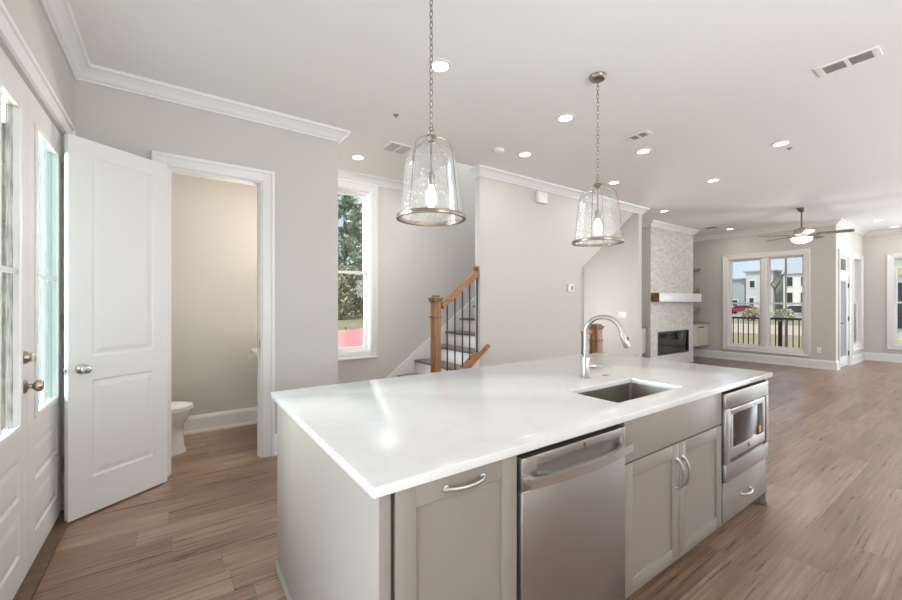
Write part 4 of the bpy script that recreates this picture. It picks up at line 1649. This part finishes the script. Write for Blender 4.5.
# ------------------------------------------------------------------ ceiling fan
FANX, FANY = 9.24, 2.19
t = thing('ceiling_fan', 'brushed metal ceiling fan with five blades and a glowing bowl light', 'ceiling fan', (FANX, FANY, 2.432))
b = MB()
top = ZC-2.432
b.lathe([(0.0, top-0.075), (0.016, top-0.075), (0.040, top-0.066), (0.066, top-0.020), (0.070, top-0.0005), (0, top-0.0005)])
part('canopy', b, M['fan_bronze'], t)
b = MB()
b.cyl((0, 0, top-0.07), (0, 0, 0.30), 0.0125)
part('downrod', b, M['fan_bronze'], t)
b = MB()
b.lathe([(0.0, 0.315), (0.035, 0.315), (0.045, 0.298), (0.105, 0.290), (0.128, 0.272), (0.132, 0.215), (0.120, 0.196), (0.09, 0.182), (0.072, 0.160), (0.072, 0.13), (0.0, 0.13)], n=40)
part('motor_housing', b, M['nickel'], t)
b = MB()
b.lathe([(0.150, 0.132), (0.152, 0.118), (0.140, 0.085), (0.112, 0.058), (0.070, 0.042), (0.030, 0.037), (0.0, 0.036)], n=40)
b.lathe([(0.150, 0.132), (0.0, 0.132)], n=40)
part('bowl', b, M['bowl'], t, label='glowing white glass bowl')
b = MB()
b.lathe([(0.0, 0.024), (0.008, 0.026), (0.010, 0.034), (0.0, 0.037)], n=16)
part('finial', b, M['fan_bronze'], t)
for k in range(5):
    aa = math.radians(-48+72*k)
    lat, dep = math.cos(aa), math.sin(aa)
    wx, wy = lat*0.819+dep*0.574, -lat*0.574+dep*0.819
    rot = Matrix.Rotation(math.atan2(wy, wx), 4, 'Z') @ Matrix.Rotation(math.radians(-11), 4, 'X')
    b = MB()
    outl = [(0.20, -0.052), (0.30, -0.062), (0.50, -0.068), (0.62, -0.068), (0.655, -0.055), (0.668, -0.025), (0.668, 0.025), (0.655, 0.055), (0.62, 0.068), (0.50, 0.068), (0.30, 0.062), (0.20, 0.052)]
    b.prism(outl, -0.004, 0.004, 'xy')
    bmesh.ops.transform(b.bm, matrix=Matrix.Translation((0, 0, 0.178)) @ rot, verts=list(b.bm.verts))
    bl = part('blade', b, M['blade_dark'], t)
    b = MB()
    b.box(0.115, 0.25, -0.018, 0.018, -0.010, -0.004, 0.002)
    bmesh.ops.transform(b.bm, matrix=Matrix.Translation((0, 0, 0.178)) @ rot, verts=list(b.bm.verts))
    part('blade_bracket', b, M['fan_bronze'], bl)
l_ = add_light('fan_lamp', 'POINT', (0, 0, -0.03), (0, 0, 0), 12, (1.0, 0.9, 0.78), shadow_soft_size=0.10)
l_.parent = t

# ------------------------------------------------------------------ fireplace, mantel, built-ins
t = thing('fireplace', 'black linear gas fireplace insert in the stone chimney breast', 'fireplace', ((FBX0+FBX1)/2, CY, FBZ0))
b = MB()
ring(b, FBX0+0.002, FBX1-0.002, CY-0.022, CY+0.03, FBZ0+0.002, FBZ1-0.002, 0.035, 0.003)
part('frame', b, M['black'], t, world=True)
b = MB()
g = 0.012
b.box(FBX0+g, FBX1-g, CY+0.145, CY+0.156, FBZ0+g, FBZ1-g)
b.box(FBX0+g, FBX1-g, CY+0.03, CY+0.145, FBZ0+g, FBZ0+g+0.02)
b.box(FBX0+g, FBX1-g, CY+0.03, CY+0.145, FBZ1-g-0.02, FBZ1-g)
b.box(FBX0+g, FBX0+g+0.02, CY+0.03, CY+0.145, FBZ0+g+0.02, FBZ1-g-0.02)
b.box(FBX1-g-0.02, FBX1-g, CY+0.03, CY+0.145, FBZ0+g+0.02, FBZ1-g-0.02)
part('firebox', b, M['black'], t, world=True)
b = MB()
for k in range(46):
    x = random.uniform(FBX0+0.08, FBX1-0.08)
    y = random.uniform(CY+0.06, CY+0.13)
    r = random.uniform(0.012, 0.022)
    b.lathe([(0, -r), (r*0.8, -r*0.5), (r, 0), (r*0.7, r*0.6), (0, r*0.8)], cx=x, cy=y, cz=FBZ0+0.045, n=7)
part('burner_media', b, M['vent_grey'], t, world=True)['kind'] = 'stuff'
b = MB()
b.box(FBX0+0.03, FBX1-0.03, CY+0.004, CY+0.009, FBZ0+0.03, FBZ1-0.03)
part('glass_front', b, mat_glass('fire_glass', (0.55, 0.55, 0.56, 1), 0.05, 0.02), t, world=True)

t = thing('mantel', 'thick mantel beam with brown wood end and front paled by painted sky glare on the chimney breast', 'mantel', ((CX0+CX1)/2, CY-0.11, 1.415))
b = MB()
b.box(CX0+0.001, CX1-0.001, CY-0.190, CY-0.0155, 1.415, 1.598, 0.004)
part('beam', b, M['mantel_wood'], t, world=True)
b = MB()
b.box(CX0+0.001, CX1-0.001, CY-0.196, CY-0.1895, 1.413, 1.600, 0.002)  # thin sheet carrying the painted sky glare
part('front_glare', b, M['mantel_glare'], t, world=True, label='front face with sky glare painted pale grey')


def builtin(x0, x1, label, doors=2):
    t = thing('wall_cabinet', label, 'cabinet', ((x0+x1)/2, 4.7, 0.33), 0, group='built-in cabinets beside the fireplace')
    y0 = 4.44
    b = MB()
    T = 0.02
    b.box(x0, x1, y0+0.022, YB-0.03, 0.33, 0.33+T)
    b.box(x0, x0+T, y0+0.022, YB-0.03, 0.35, 0.86)
    b.box(x1-T, x1, y0+0.022, YB-0.03, 0.35, 0.86)
    b.box(x0+T, x1-T, YB-0.05, YB-0.03, 0.35, 0.86)
    part('cabinet_body', b, M['builtin'], t, world=True)
    b = MB()
    b.box(x0, x1, y0-0.01, YB-0.03, 0.861, 0.892, 0.003)
    part('cabinet_top', b, M['shelf'], t, world=True, label='brownish wood top')
    w = (x1-x0)/doors
    for k in range(doors):
        b = MB()
        shaker(b, x0+w*k+0.003, x0+w*(k+1)-0.003, 0.333, 0.855, y=y0, st=0.06, rail=0.06)
        d = part('door', b, M['builtin'], t, world=True)
        b = MB()
        hx = x0+w*(k+1)-0.05 if k % 2 == 0 else x0+w*k+0.05
        knob(b, (hx, y0-0.0005, 0.79), (0, -1, 0), 0.012, 0.010, 14)
        part('knob', b, M['black'], d, world=True)
    return t


builtin(CX1+0.026, XW-0.028, 'pale floating cabinet right of the fireplace below the wall shelves')
builtin(XS+0.14, CX0-0.028, 'pale floating cabinet in the alcove left of the fireplace')
for z, lab in ((2.27, 'top grey-brown floating shelf right of the fireplace'), (1.73, 'middle grey-brown floating shelf right of the fireplace'), (1.235, 'lowest grey-brown floating shelf right of the fireplace')):
    b = MB()
    b.box(CX1+0.003, XW-0.003, 4.66, YB-0.003, z-0.05, z+0.05, 0.004)
    solo('floating_shelf', b, M['shelf'], lab, 'shelf', group='floating shelves beside the fireplace')

t = thing('unseen_wall_lamp', 'added unseen lamp brightening the stair end wall from behind the hall wall', 'lamp', (5.45, YB, 1.25))
b = MB()
b.lathe([(0.0, -0.001), (0.06, -0.001), (0.06, -0.012), (0.02, -0.018), (0.0, -0.018)], n=24, mtx=Matrix.Rotation(-PI/2, 4, 'X') @ Matrix.Scale(1, 4))
part('bracket', b, M['nickel'], t)
b = MB()
b.lathe([(0.0, -0.06), (0.045, -0.05), (0.055, 0.0), (0.045, 0.05), (0.0, 0.06)], cy=-0.078, n=24)
part('lamp_shade', b, M['bowl'], t)
l_ = add_light('stair_fill', 'POINT', (0.05, -0.22, 0), (0, 0, 0), 34, (0.92, 0.96, 1.0), shadow_soft_size=0.22)  # lamp added to brighten the end wall, no fitting known here
l_.parent = t

# ------------------------------------------------------------------ small wall devices
t = thing('thermostat', 'small white thermostat with grey screen on the hall wall', 'thermostat', (4.93, YP, 1.56))
b = MB()
b.box(-0.065, 0.065, -0.026, -0.0005, 0, 0.115, 0.006)
part('housing', b, M['plastic'], t)
b = MB()
b.box(-0.002, 0.040, -0.028, -0.0255, 0.025, 0.090, 0.001)
part('screen', b, M['screen'], t)
b = MB()
b.box(4.17, 4.37, YP-0.055, YP-0.0005, 2.81, 2.965, 0.008)
solo('door_chime', b, M['plastic'], 'white door chime box high on the hall wall', 'door chime')


def plate(name, label, loc, rz, gangs, cat):
    t = thing(name, label, cat, loc, rz)
    w = 0.07+0.046*(gangs-1)
    b = MB()
    b.box(-w/2, w/2, -0.006, -0.0005, 0, 0.115, 0.003)
    part('cover_plate', b, M['plastic'], t)
    for k in range(gangs):
        x = (k-(gangs-1)/2)*0.046
        b = MB()
        if cat == 'switch':
            b.box(x-0.016, x+0.016, -0.010, -0.0055, 0.025, 0.090, 0.002)
            part('rocker', b, M['plastic'], t)
        else:
            for zz in (0.038, 0.077):
                b.box(x-0.016, x+0.016, -0.009, -0.0055, zz-0.014, zz+0.014, 0.003)
            part('socket_face', b, M['ceramic'], t)
    return t


plate('switch_plate', 'white three-rocker switch plate on the white stair end wall', (XS, 4.19, 1.11), -PI/2, 3, 'switch')
plate('wall_outlet', 'white outlet low on the living room wall right of the double window', (XW, 2.36, 0.33), -PI/2, 1, 'outlet')

# ------------------------------------------------------------------ powder room
TY = 4.47
t = thing('toilet', 'white two-piece toilet inside the powder room', 'toilet', (-0.2, TY, 0))


def egg(xc, z, lx_f, lx_b, wy, n=28):
    pts = []
    for i in range(n):
        a = 2*PI*i/n
        ca, sa = math.cos(a), math.sin(a)
        pts.append((xc+(lx_f if ca > 0 else lx_b)*ca, TY+wy*sa, z))
    return pts


b = MB()
b.loft([egg(-0.17, 0.001, 0.258, 0.20, 0.125), egg(-0.17, 0.02, 0.258, 0.20, 0.125), egg(-0.17, 0.06, 0.243, 0.20, 0.116), egg(-0.17, 0.20, 0.232, 0.20, 0.114), egg(-0.16, 0.25, 0.225, 0.21, 0.125), egg(-0.14, 0.30, 0.235, 0.23, 0.155), egg(-0.13, 0.35, 0.255, 0.24, 0.178), egg(-0.13, 0.395, 0.265, 0.24, 0.185)])
part('bowl', b, M['ceramic'], t, world=True)
b = MB()
b.loft([egg(-0.13, 0.398, 0.268, 0.22, 0.187), egg(-0.13, 0.402, 0.272, 0.22, 0.190), egg(-0.13, 0.416, 0.272, 0.22, 0.190), egg(-0.13, 0.420, 0.266, 0.22, 0.186)])
part('seat', b, M['plastic'], t, world=True)
b = MB()
b.loft([egg(-0.13, 0.4235, 0.266, 0.22, 0.186), egg(-0.13, 0.427, 0.271, 0.22, 0.190), egg(-0.13, 0.440, 0.268, 0.22, 0.187), egg(-0.13, 0.449, 0.235, 0.20, 0.160)])
part('lid', b, M['plastic'], t, world=True)
b = MB()
b.box(-0.575, -0.365, TY-0.20, TY+0.20, 0.385, 0.73, 0.025, 3)
b.box(-0.40, -0.33, TY-0.12, TY+0.12, 0.20, 0.41, 0.02)
tk = part('tank', b, M['ceramic'], t, world=True)
b = MB()
b.box(-0.58, -0.355, TY-0.21, TY+0.21, 0.731, 0.765, 0.01)
part('tank_lid', b, M['ceramic'], tk, world=True)
b = MB()
b.cyl((-0.364, TY-0.14, 0.67), (-0.345, TY-0.14, 0.67), 0.012)
b.box(-0.352, -0.342, TY-0.15, TY-0.07, 0.662, 0.676, 0.003)
part('flush_lever', b, M['nickel'], tk, world=True)

SXR = PWE-0.118
t = thing('pedestal_sink', 'white pedestal sink just peeking past the powder room door jamb', 'sink', (0.95, 4.52, 0))


def srect(f, z, r=0.08):
    return rrect(0.655+0.28*f, SXR-0.004, 4.52-0.28*(1-f*0.9), 4.52+0.28*(1-f*0.9), z, r*(1-f)+0.02)


b = MB()
b.loft([srect(0.75, 0.70), srect(0.45, 0.76), srect(0.10, 0.83), srect(0.0, 0.855), srect(0.0, 0.885), srect(0.03, 0.895), srect(0.22, 0.893), srect(0.30, 0.80), srect(0.45, 0.775)])
part('basin', b, M['ceramic'], t, world=True)
b = MB()
b.lathe([(0, 0.001), (0.13, 0.001), (0.125, 0.03), (0.085, 0.10), (0.075, 0.40), (0.095, 0.66), (0.10, 0.705), (0, 0.705)], cx=1.06, cy=4.52)
part('pedestal', b, M['ceramic'], t, world=True)
b = MB()
b.cyl((1.15, 4.52, 0.892), (1.15, 4.52, 1.0), 0.014)
b.tube([(1.15, 4.52, 0.99), (1.10, 4.52, 1.01), (1.04, 4.52, 0.985)], 0.010)
part('tap', b, M['nickel'], t, world=True)
t = thing('unseen_wall_lamp', 'small glass sconce inside the powder room above the pedestal sink', 'lamp', (SXR, 4.52, 2.1))
b = MB()
b.box(-0.022, -0.001, -0.05, 0.05, -0.06, 0.06, 0.006)
b.cyl((-0.02, 0, 0), (-0.10, 0, 0), 0.010)
part('bracket', b, M['nickel'], t)
b = MB()
b.lathe([(0.0, 0.0), (0.04, 0.0), (0.055, 0.14), (0.0, 0.14)], cx=-0.10, n=24)
part('lamp_shade', b, M['bowl'], t)
l_ = add_light('sconce_lamp', 'POINT', (-0.2, 0, 0.08), (0, 0, 0), 46, (1.0, 0.93, 0.83), shadow_soft_size=0.08)
l_.parent = t

# ------------------------------------------------------------------ outdoors
GZ = -0.45
M['grass'] = mat('dry_grass', hexc(150, 140, 104), 0.9, var=0.25, scale=2.5, bump=0.6, bscale=20)
M['asphalt'] = mat('asphalt', hexc(150, 150, 152), 0.9, var=0.12, scale=4)
M['porch'] = mat('porch_concrete', hexc(190, 186, 180), 0.8, var=0.06)
M['bark'] = mat('bark', hexc(92, 80, 68), 0.9, var=0.25, scale=12, bump=0.6, bscale=18)
M['pale_bark'] = mat('pale_bark', hexc(150, 140, 126), 0.9, var=0.25, scale=12, bump=0.6, bscale=18)
M['needle'] = mat('pine_needles', hexc(150, 164, 138), 0.7, var=0.4, scale=1.5)
M['olive'] = mat('olive_leaves', hexc(176, 172, 142), 0.7, var=0.4, scale=2.0)
M['leaf'] = mat('green_leaves', hexc(170, 182, 140), 0.7, var=0.4, scale=2.0)
M['coral'] = mat('coral_net', hexc(255, 160, 166), 0.7, var=0.22, scale=3.5)
M['site_w'] = mat_siding('white_siding', hexc(232, 234, 236))
M['site_g'] = mat_siding('grey_siding', hexc(196, 204, 210))
M['site_c'] = mat('cream_render', hexc(240, 236, 220), 0.8, var=0.04)
M['roof'] = mat('grey_shingle', hexc(170, 172, 178), 0.9, var=0.15, scale=6, bump=0.4, bscale=12)
M['win_dark'] = mat('dark_window', hexc(52, 60, 70), 0.1)
M['red_car'] = mat('red_car_paint', hexc(150, 52, 56), 0.3)
M['dark_car'] = mat('dark_car_paint', hexc(46, 48, 54), 0.3)
M['clay'] = mat('clay_soil', hexc(196, 170, 152), 0.9, var=0.15, scale=2)

b = MB()
b.box(-60, XE-0.165, -60, 150, GZ-0.2, GZ)
b.box(XE-0.165, 240, YB+0.17, 150, GZ-0.2, GZ)
b.box(XF+0.17, 240, -80, YB+0.17, GZ-0.2, GZ)
solo('ground', b, M['grass'], 'dry grassy ground outside the windows', 'ground', kind='structure', smooth=False)
b = MB()
b.box(58, 74, -60, 110, GZ+0.001, GZ+0.03)
solo('street', b, M['asphalt'], 'pale grey street beyond the porch railing', 'street', kind='structure', smooth=False)
b = MB()
b.box(28, 40, -20, 60, GZ+0.001, GZ+0.04)
solo('clay_strip', b, M['clay'], 'bare reddish soil strip between lawn and street', 'ground', kind='structure', smooth=False)
b = MB()
b.box(XW+0.165, XF-0.001+0.16, YJ+0.165, 7.0, GZ, -0.03)
solo('porch_floor', b, M['porch'], 'pale concrete porch floor outside the living room window', 'porch', kind='structure', smooth=False)
b = MB()
b.box(-2.6, XE-0.165, -1.5, 5.2, GZ, -0.05)
solo('stoop', b, M['porch'], 'pale concrete stoop outside the entry doors', 'porch', kind='structure', smooth=False)
b = MB()
b.box(-2.6, XE-0.165, -1.5, 5.0, 2.95, 3.15)  # unseen slab added to block the sun from the entry glass
solo('entry_sun_block', b, M['trim'], 'added unseen white slab keeping sun off the entry glass', 'roof', kind='structure', smooth=False)

# porch railing with pickets
RX = 13.52
t = thing('porch_railing', 'black picket railing around the porch outside the double window', 'railing', (RX, 4.6, -0.03))
b = MB()
b.box(RX-0.03, RX+0.03, YJ+0.18, 6.9, 0.93, 0.985, 0.005)
part('top_rail', b, M['black'], t, world=True)
b = MB()
b.box(RX-0.02, RX+0.02, YJ+0.18, 6.9, 0.05, 0.09, 0.004)
part('bottom_rail', b, M['black'], t, world=True)
yy = YJ+0.28
k = 0
while yy < 6.85:
    b = MB()
    b.box(RX-0.011, RX+0.011, yy-0.011, yy+0.011, 0.09, 0.93, 0.002)
    part('picket', b, M['black'], t, world=True)
    yy += 0.125
b = MB()
b.box(RX-0.05, RX+0.05, 6.85, 6.95, -0.029, 1.05, 0.005)
part('corner_post', b, M['black'], t, world=True)
# white house-shaped box on a dark post
t = thing('post_box', 'white five-sided house-shaped box on a dark post behind the porch railing', 'box', (13.72, 3.706, GZ))
b = MB()
b.box(-0.04, 0.04, -0.04, 0.04, 0, 1.33, 0.004)
part('post', b, M['black'], t)
b = MB()
b.prism([(-0.08, 1.33), (0.08, 1.33), (0.100, 1.48), (0.0, 1.60), (-0.100, 1.48)], -0.035, 0.035, 'yz')
part('box_body', b, M['plastic'], t)
b = MB()
b.cyl((13.86, 3.62, GZ), (13.86, 3.62, 3.0), 0.026)
solo('slender_post', b, M['plastic'], 'slender pale post rising through the right pane of the double window', 'post')


def add_quads(b, pts_sizes):
    for c, s in pts_sizes:
        d1 = Vector((random.gauss(0, 1), random.gauss(0, 1), random.gauss(0, 1))).normalized()
        d2 = d1.cross(Vector((random.gauss(0, 1), random.gauss(0, 1), random.gauss(0, 1)))).normalized()
        c = Vector(c)
        vs = [b.bm.verts.new(c+d1*s+d2*s*0.5), b.bm.verts.new(c-d1*s+d2*s*0.5), b.bm.verts.new(c-d1*s-d2*s*0.5), b.bm.verts.new(c+d1*s-d2*s*0.5)]
        b.bm.faces.new(vs)


def tree(x, y, h, crown_r, label, leaf='needle', n=1600, bark='bark', base=0.25, tr=0.16, clumps=26, ls=0.22, cone=True, group=None, name='pine_tree', lean=0.0):
    t = thing(name, label, 'tree', (x, y, GZ), 0, group)
    b = MB()
    b.tube([(0, 0, 0), (lean*0.3, 0, h*0.3), (lean*0.6, 0.1, h*0.6), (lean, 0, h)], [tr, tr*0.85, tr*0.6, tr*0.15], 10)
    cl = []
    for k in range(clumps):
        f = base+(1-base)*(k+random.random())/clumps
        rr = crown_r*((1-f)*1.1+0.12 if cone else math.sin(PI*min(0.97, (f-base)/(1-base)*0.8+0.18)))
        a = random.uniform(0, 2*PI)
        d = rr*random.uniform(0.35, 1.0)
        c = (d*math.cos(a)+lean*f, d*math.sin(a), h*f)
        cl.append((c, max(0.3, rr*0.42)))
        b.tube([(lean*f, 0, h*f-d*0.25), (c[0]*0.6, c[1]*0.6, h*f-d*0.1), c], [tr*0.28, tr*0.18, tr*0.06], 5)
    part('trunk', b, M[bark], t)
    b = MB()
    pts = []
    for k in range(n):
        c, r = random.choice(cl)
        pts.append(((c[0]+random.gauss(0, r*0.6), c[1]+random.gauss(0, r*0.6), c[2]+random.gauss(0, r*0.32)), ls*random.uniform(0.6, 1.3)))
    add_quads(b, pts)
    part('foliage', b, M[leaf], t, smooth=False)
    return t


def bush(x, y, r, h, label, leaf='olive', n=900, ls=0.2, group=None):
    t = thing('bush', label, 'bush', (x, y, GZ), 0, group)
    b = MB()
    for k in range(6):
        a = 2*PI*k/6
        b.tube([(0, 0, 0), (r*0.3*math.cos(a), r*0.3*math.sin(a), h*0.4), (r*0.6*math.cos(a), r*0.6*math.sin(a), h*0.75)], [0.06, 0.045, 0.02], 5)
    part('stems', b, M['bark'], t)
    b = MB()
    pts = []
    for k in range(n):
        a = random.uniform(0, 2*PI)
        zf = random.random()**0.8
        rr = r*math.sqrt(random.random())*math.sqrt(max(0.05, 1-(zf-0.35)**2/0.5))
        pts.append(((rr*math.cos(a), rr*math.sin(a), 0.1+zf*h), ls*random.uniform(0.6, 1.3)))
    add_quads(b, pts)
    part('foliage', b, M[leaf], t, smooth=False)
    return t


# behind the stair window
GRP = 'pines behind the stair window'
tree(19.6, 54, 24, 5.0, 'tall sparse pine left of centre in the stair window', n=3000, base=0.18, tr=0.3, clumps=44, ls=0.28, group=GRP)
tree(11.0, 66, 22, 4.4, 'tall pine at the left behind the stair window', n=2400, base=0.18, tr=0.3, clumps=40, ls=0.28, group=GRP)
tree(26.5, 66, 19, 4.6, 'smaller pine at the right behind the stair window', n=2000, base=0.2, tr=0.28, clumps=34, ls=0.28, group=GRP)
for k, (x, y, r, h, lab) in enumerate(((13.6, 43, 2.5, 5.4, 'olive bush leftmost behind the coral fence'), (17.9, 48.8, 2.6, 6.4, 'olive bush in the middle behind the coral fence'), (20.6, 43, 2.5, 5.2, 'olive bush rightmost behind the coral fence'))):
    bush(x, y, r, h, lab, n=2600, ls=0.20, group='bushes behind the coral fence')
t = thing('barrier_fence', 'coral pink barrier fence low in the stair window', 'fence', (4.4, 12.0, GZ))
b = MB()
la, lb = [], []
for i in range(41):
    x = -3.5+7.0*i/40
    yv = 0.05*math.sin(i*0.9)
    zt = 1.02+0.03*math.sin(i*0.55)+0.012*random.uniform(-1, 1)
    la.append([(x, yv-0.006, 0.02), (x, yv+0.006, 0.02), (x, yv+0.006, zt), (x, yv-0.006, zt)])
b.loft(la)
part('net', b, M['coral'], t)
for i in range(5):
    b = MB()
    b.cyl((-3.4+1.7*i, 0.07, 0), (-3.4+1.7*i, 0.07, 1.08), 0.02)
    part('stake', b, M['bark'], t)

# outside the entry doors
for k, (x, y, h, r, lab) in enumerate(((-3.6, 14.5, 9, 2.0, 'leafy tree nearest the entry doors'), (-3.7, 20.8, 10, 2.0, 'second leafy tree out from the entry doors'), (-6.4, 27.0, 11, 2.3, 'third leafy tree out from the entry doors'), (-5.6, 34.0, 12, 2.6, 'leafy tree farthest out beyond the entry doors'))):
    tree(x, y, h, r, lab, leaf='leaf', n=1300, bark='pale_bark', base=0.12, tr=0.2, clumps=26, ls=0.26, cone=False, group='trees outside the entry doors', name='leafy_tree')


# houses across the street
def house(x, y, w, dpt, h, roof_h, wallm, label, wins, gable='y', flat=False):
    """front faces -x; y is the middle of the front"""
    t = thing('house', label, 'house', (x, y, GZ), 0)
    b = MB()
    b.box(0, dpt, -w/2, w/2, 0, h)
    part('wall', b, M[wallm], t, smooth=False)
    b = MB()
    ov = 0.35
    if flat:
        b.box(-ov, dpt+ov, -w/2-ov, w/2+ov, h+0.001, h+roof_h)
    elif gable == 'y':
        b.prism([(-ov, h+0.001), (dpt+ov, h+0.001), (dpt/2, h+roof_h)], -w/2-ov, w/2+ov)
    else:
        b.prism([(-w/2-ov, h+0.001), (w/2+ov, h+0.001), (0, h+roof_h)], -ov, dpt+ov, 'yz')
    part('roof', b, M['roof'], t, smooth=False)
    for (wy, wz, ww, wh) in wins:
        b = MB()
        b.box(-0.08, -0.001, wy-ww/2-0.12, wy+ww/2+0.12, wz-0.12, wz+wh+0.12)
        f = part('window_frame', b, M['trim'], t, smooth=False)
        b = MB()
        b.box(-0.10, -0.079, wy-ww/2, wy+ww/2, wz, wz+wh)
        part('pane', b, M['win_dark'], f, smooth=False)
    return t


HX = 95
house(HX, 33.9, 5.0, 10, 6.6, 0.25, 'site_g', 'grey sided townhouse at the left of the double window view', [(0.9, 1.2, 0.9, 1.9), (-0.8, 1.2, 0.8, 1.2), (1.2, 4.2, 1.0, 1.3)], flat=True)
house(HX-1, 28.7, 4.4, 10, 7.9, 0.3, 'site_w', 'white sided townhouse in the middle of the double window view', [(1.2, 1.2, 0.7, 1.6), (-0.9, 4.9, 0.8, 1.3), (1.1, 4.9, 0.8, 1.3), (-0.9, 1.6, 0.8, 1.3)], flat=True)
house(HX-2, 22.2, 4.9, 10, 7.2, 3.2, 'site_c', 'cream house with grey gabled roof at the right of the double window view', [(1.5, 1.7, 0.8, 2.0), (1.5, 4.9, 0.8, 1.7), (-0.3, 1.7, 0.5, 2.0), (-0.3, 4.9, 0.4, 1.7), (-1.7, 1.7, 0.8, 2.0)])
house(HX-1, 14.5, 8, 10, 6.8, 3.0, 'site_w', 'white house farther right across the street', [(2.0, 1.7, 0.9, 1.8), (-1.0, 1.7, 0.9, 1.8)])
house(HX, 43.0, 8, 10, 6.6, 2.6, 'site_w', 'white house farther left across the street', [(2.0, 1.7, 0.9, 1.8), (-1.0, 1.7, 0.9, 1.8)])


def car(x, y, label, m):
    t = thing('parked_car', label, 'car', (x, y, GZ+0.03), PI/2)
    b = MB()
    b.loft([[(px, py, pz) for px, pz in ((-2.1, 0.35), (2.1, 0.35), (2.15, 0.75), (1.2, 0.92), (0.6, 1.38), (-1.1, 1.40), (-1.9, 0.98), (-2.15, 0.85))] for py in (-0.85, 0.85)])
    part('car_body', b, M[m], t)
    b = MB()
    b.loft([[(px, py, pz) for px, pz in ((-1.5, 0.98), (1.0, 0.98), (0.5, 1.33), (-1.05, 1.34))] for py in (-0.87, 0.87)])
    part('car_window', b, M['win_dark'], t)
    for wx in (-1.3, 1.3):
        for wy in (-0.8, 0.8):
            b = MB()
            b.cyl((wx, wy-0.1, 0.33), (wx, wy+0.1, 0.33), 0.33, n=18)
            part('wheel', b, M['black'], t)


car(78.5, 30.5, 'dark car parked before the grey townhouse', 'dark_car')
car(75.5, 25.3, 'dark red car parked before the white townhouse', 'red_car')
car(76.0, 18.6, 'dark car parked before the cream house', 'dark_car')
# bare tree in front of the cream house
t = thing('bare_tree', 'bare forked dark tree before the cream house', 'tree', (62, 17.1, GZ))
b = MB()
b.tube([(0, 0, 0), (0, 0.05, 2.2), (0, 0.2, 3.6)], [0.13, 0.11, 0.09], 8)
b.tube([(0, 0.2, 3.6), (0.2, 0.9, 4.6), (0.3, 1.3, 5.8)], [0.10, 0.07, 0.03], 8)
b.tube([(0, 0.2, 3.5), (-0.2, -0.5, 4.8), (-0.2, -1.0, 6.0)], [0.09, 0.06, 0.03], 8)
b.tube([(0.1, 0.6, 4.2), (0.0, 0.1, 5.0), (0, 0.0, 5.6)], [0.07, 0.05, 0.02], 6)
part('branches', b, M['bark'], t)
for k, (x, y, lab) in enumerate(((50, 18.8, 'low dry shrub leftmost beyond the railing'), (49, 15.6, 'low dry shrub in the middle beyond the railing'), (50, 13.2, 'low dry shrub rightmost beyond the railing'))):
    bush(x, y, 0.9, 1.1, lab, leaf='olive', n=300, ls=0.12, group='shrubs beyond the railing')

# neighbour's wall seen in the far right window
t = thing('neighbour_building', 'pale neighbouring wall with dark window seen at the right edge', 'building', (19.5, 1.9, GZ))
b = MB()
b.box(0, 4, -3.5, 0.8, 0, 7)
part('wall', b, M['site_w'], t, smooth=False)
b = MB()
b.box(-0.06, -0.001, -1.6, 0.42, 1.0, 2.5)
part('window', b, M['win_dark'], t, smooth=False)
b = MB()
b.box(-0.05, -0.001, -1.6, 0.42, 2.75, 2.98)
b.box(-0.05, -0.001, -1.6, 0.42, 0.3, 0.62)
part('panel', b, M['boards'], t, smooth=False, label='yellow boards')
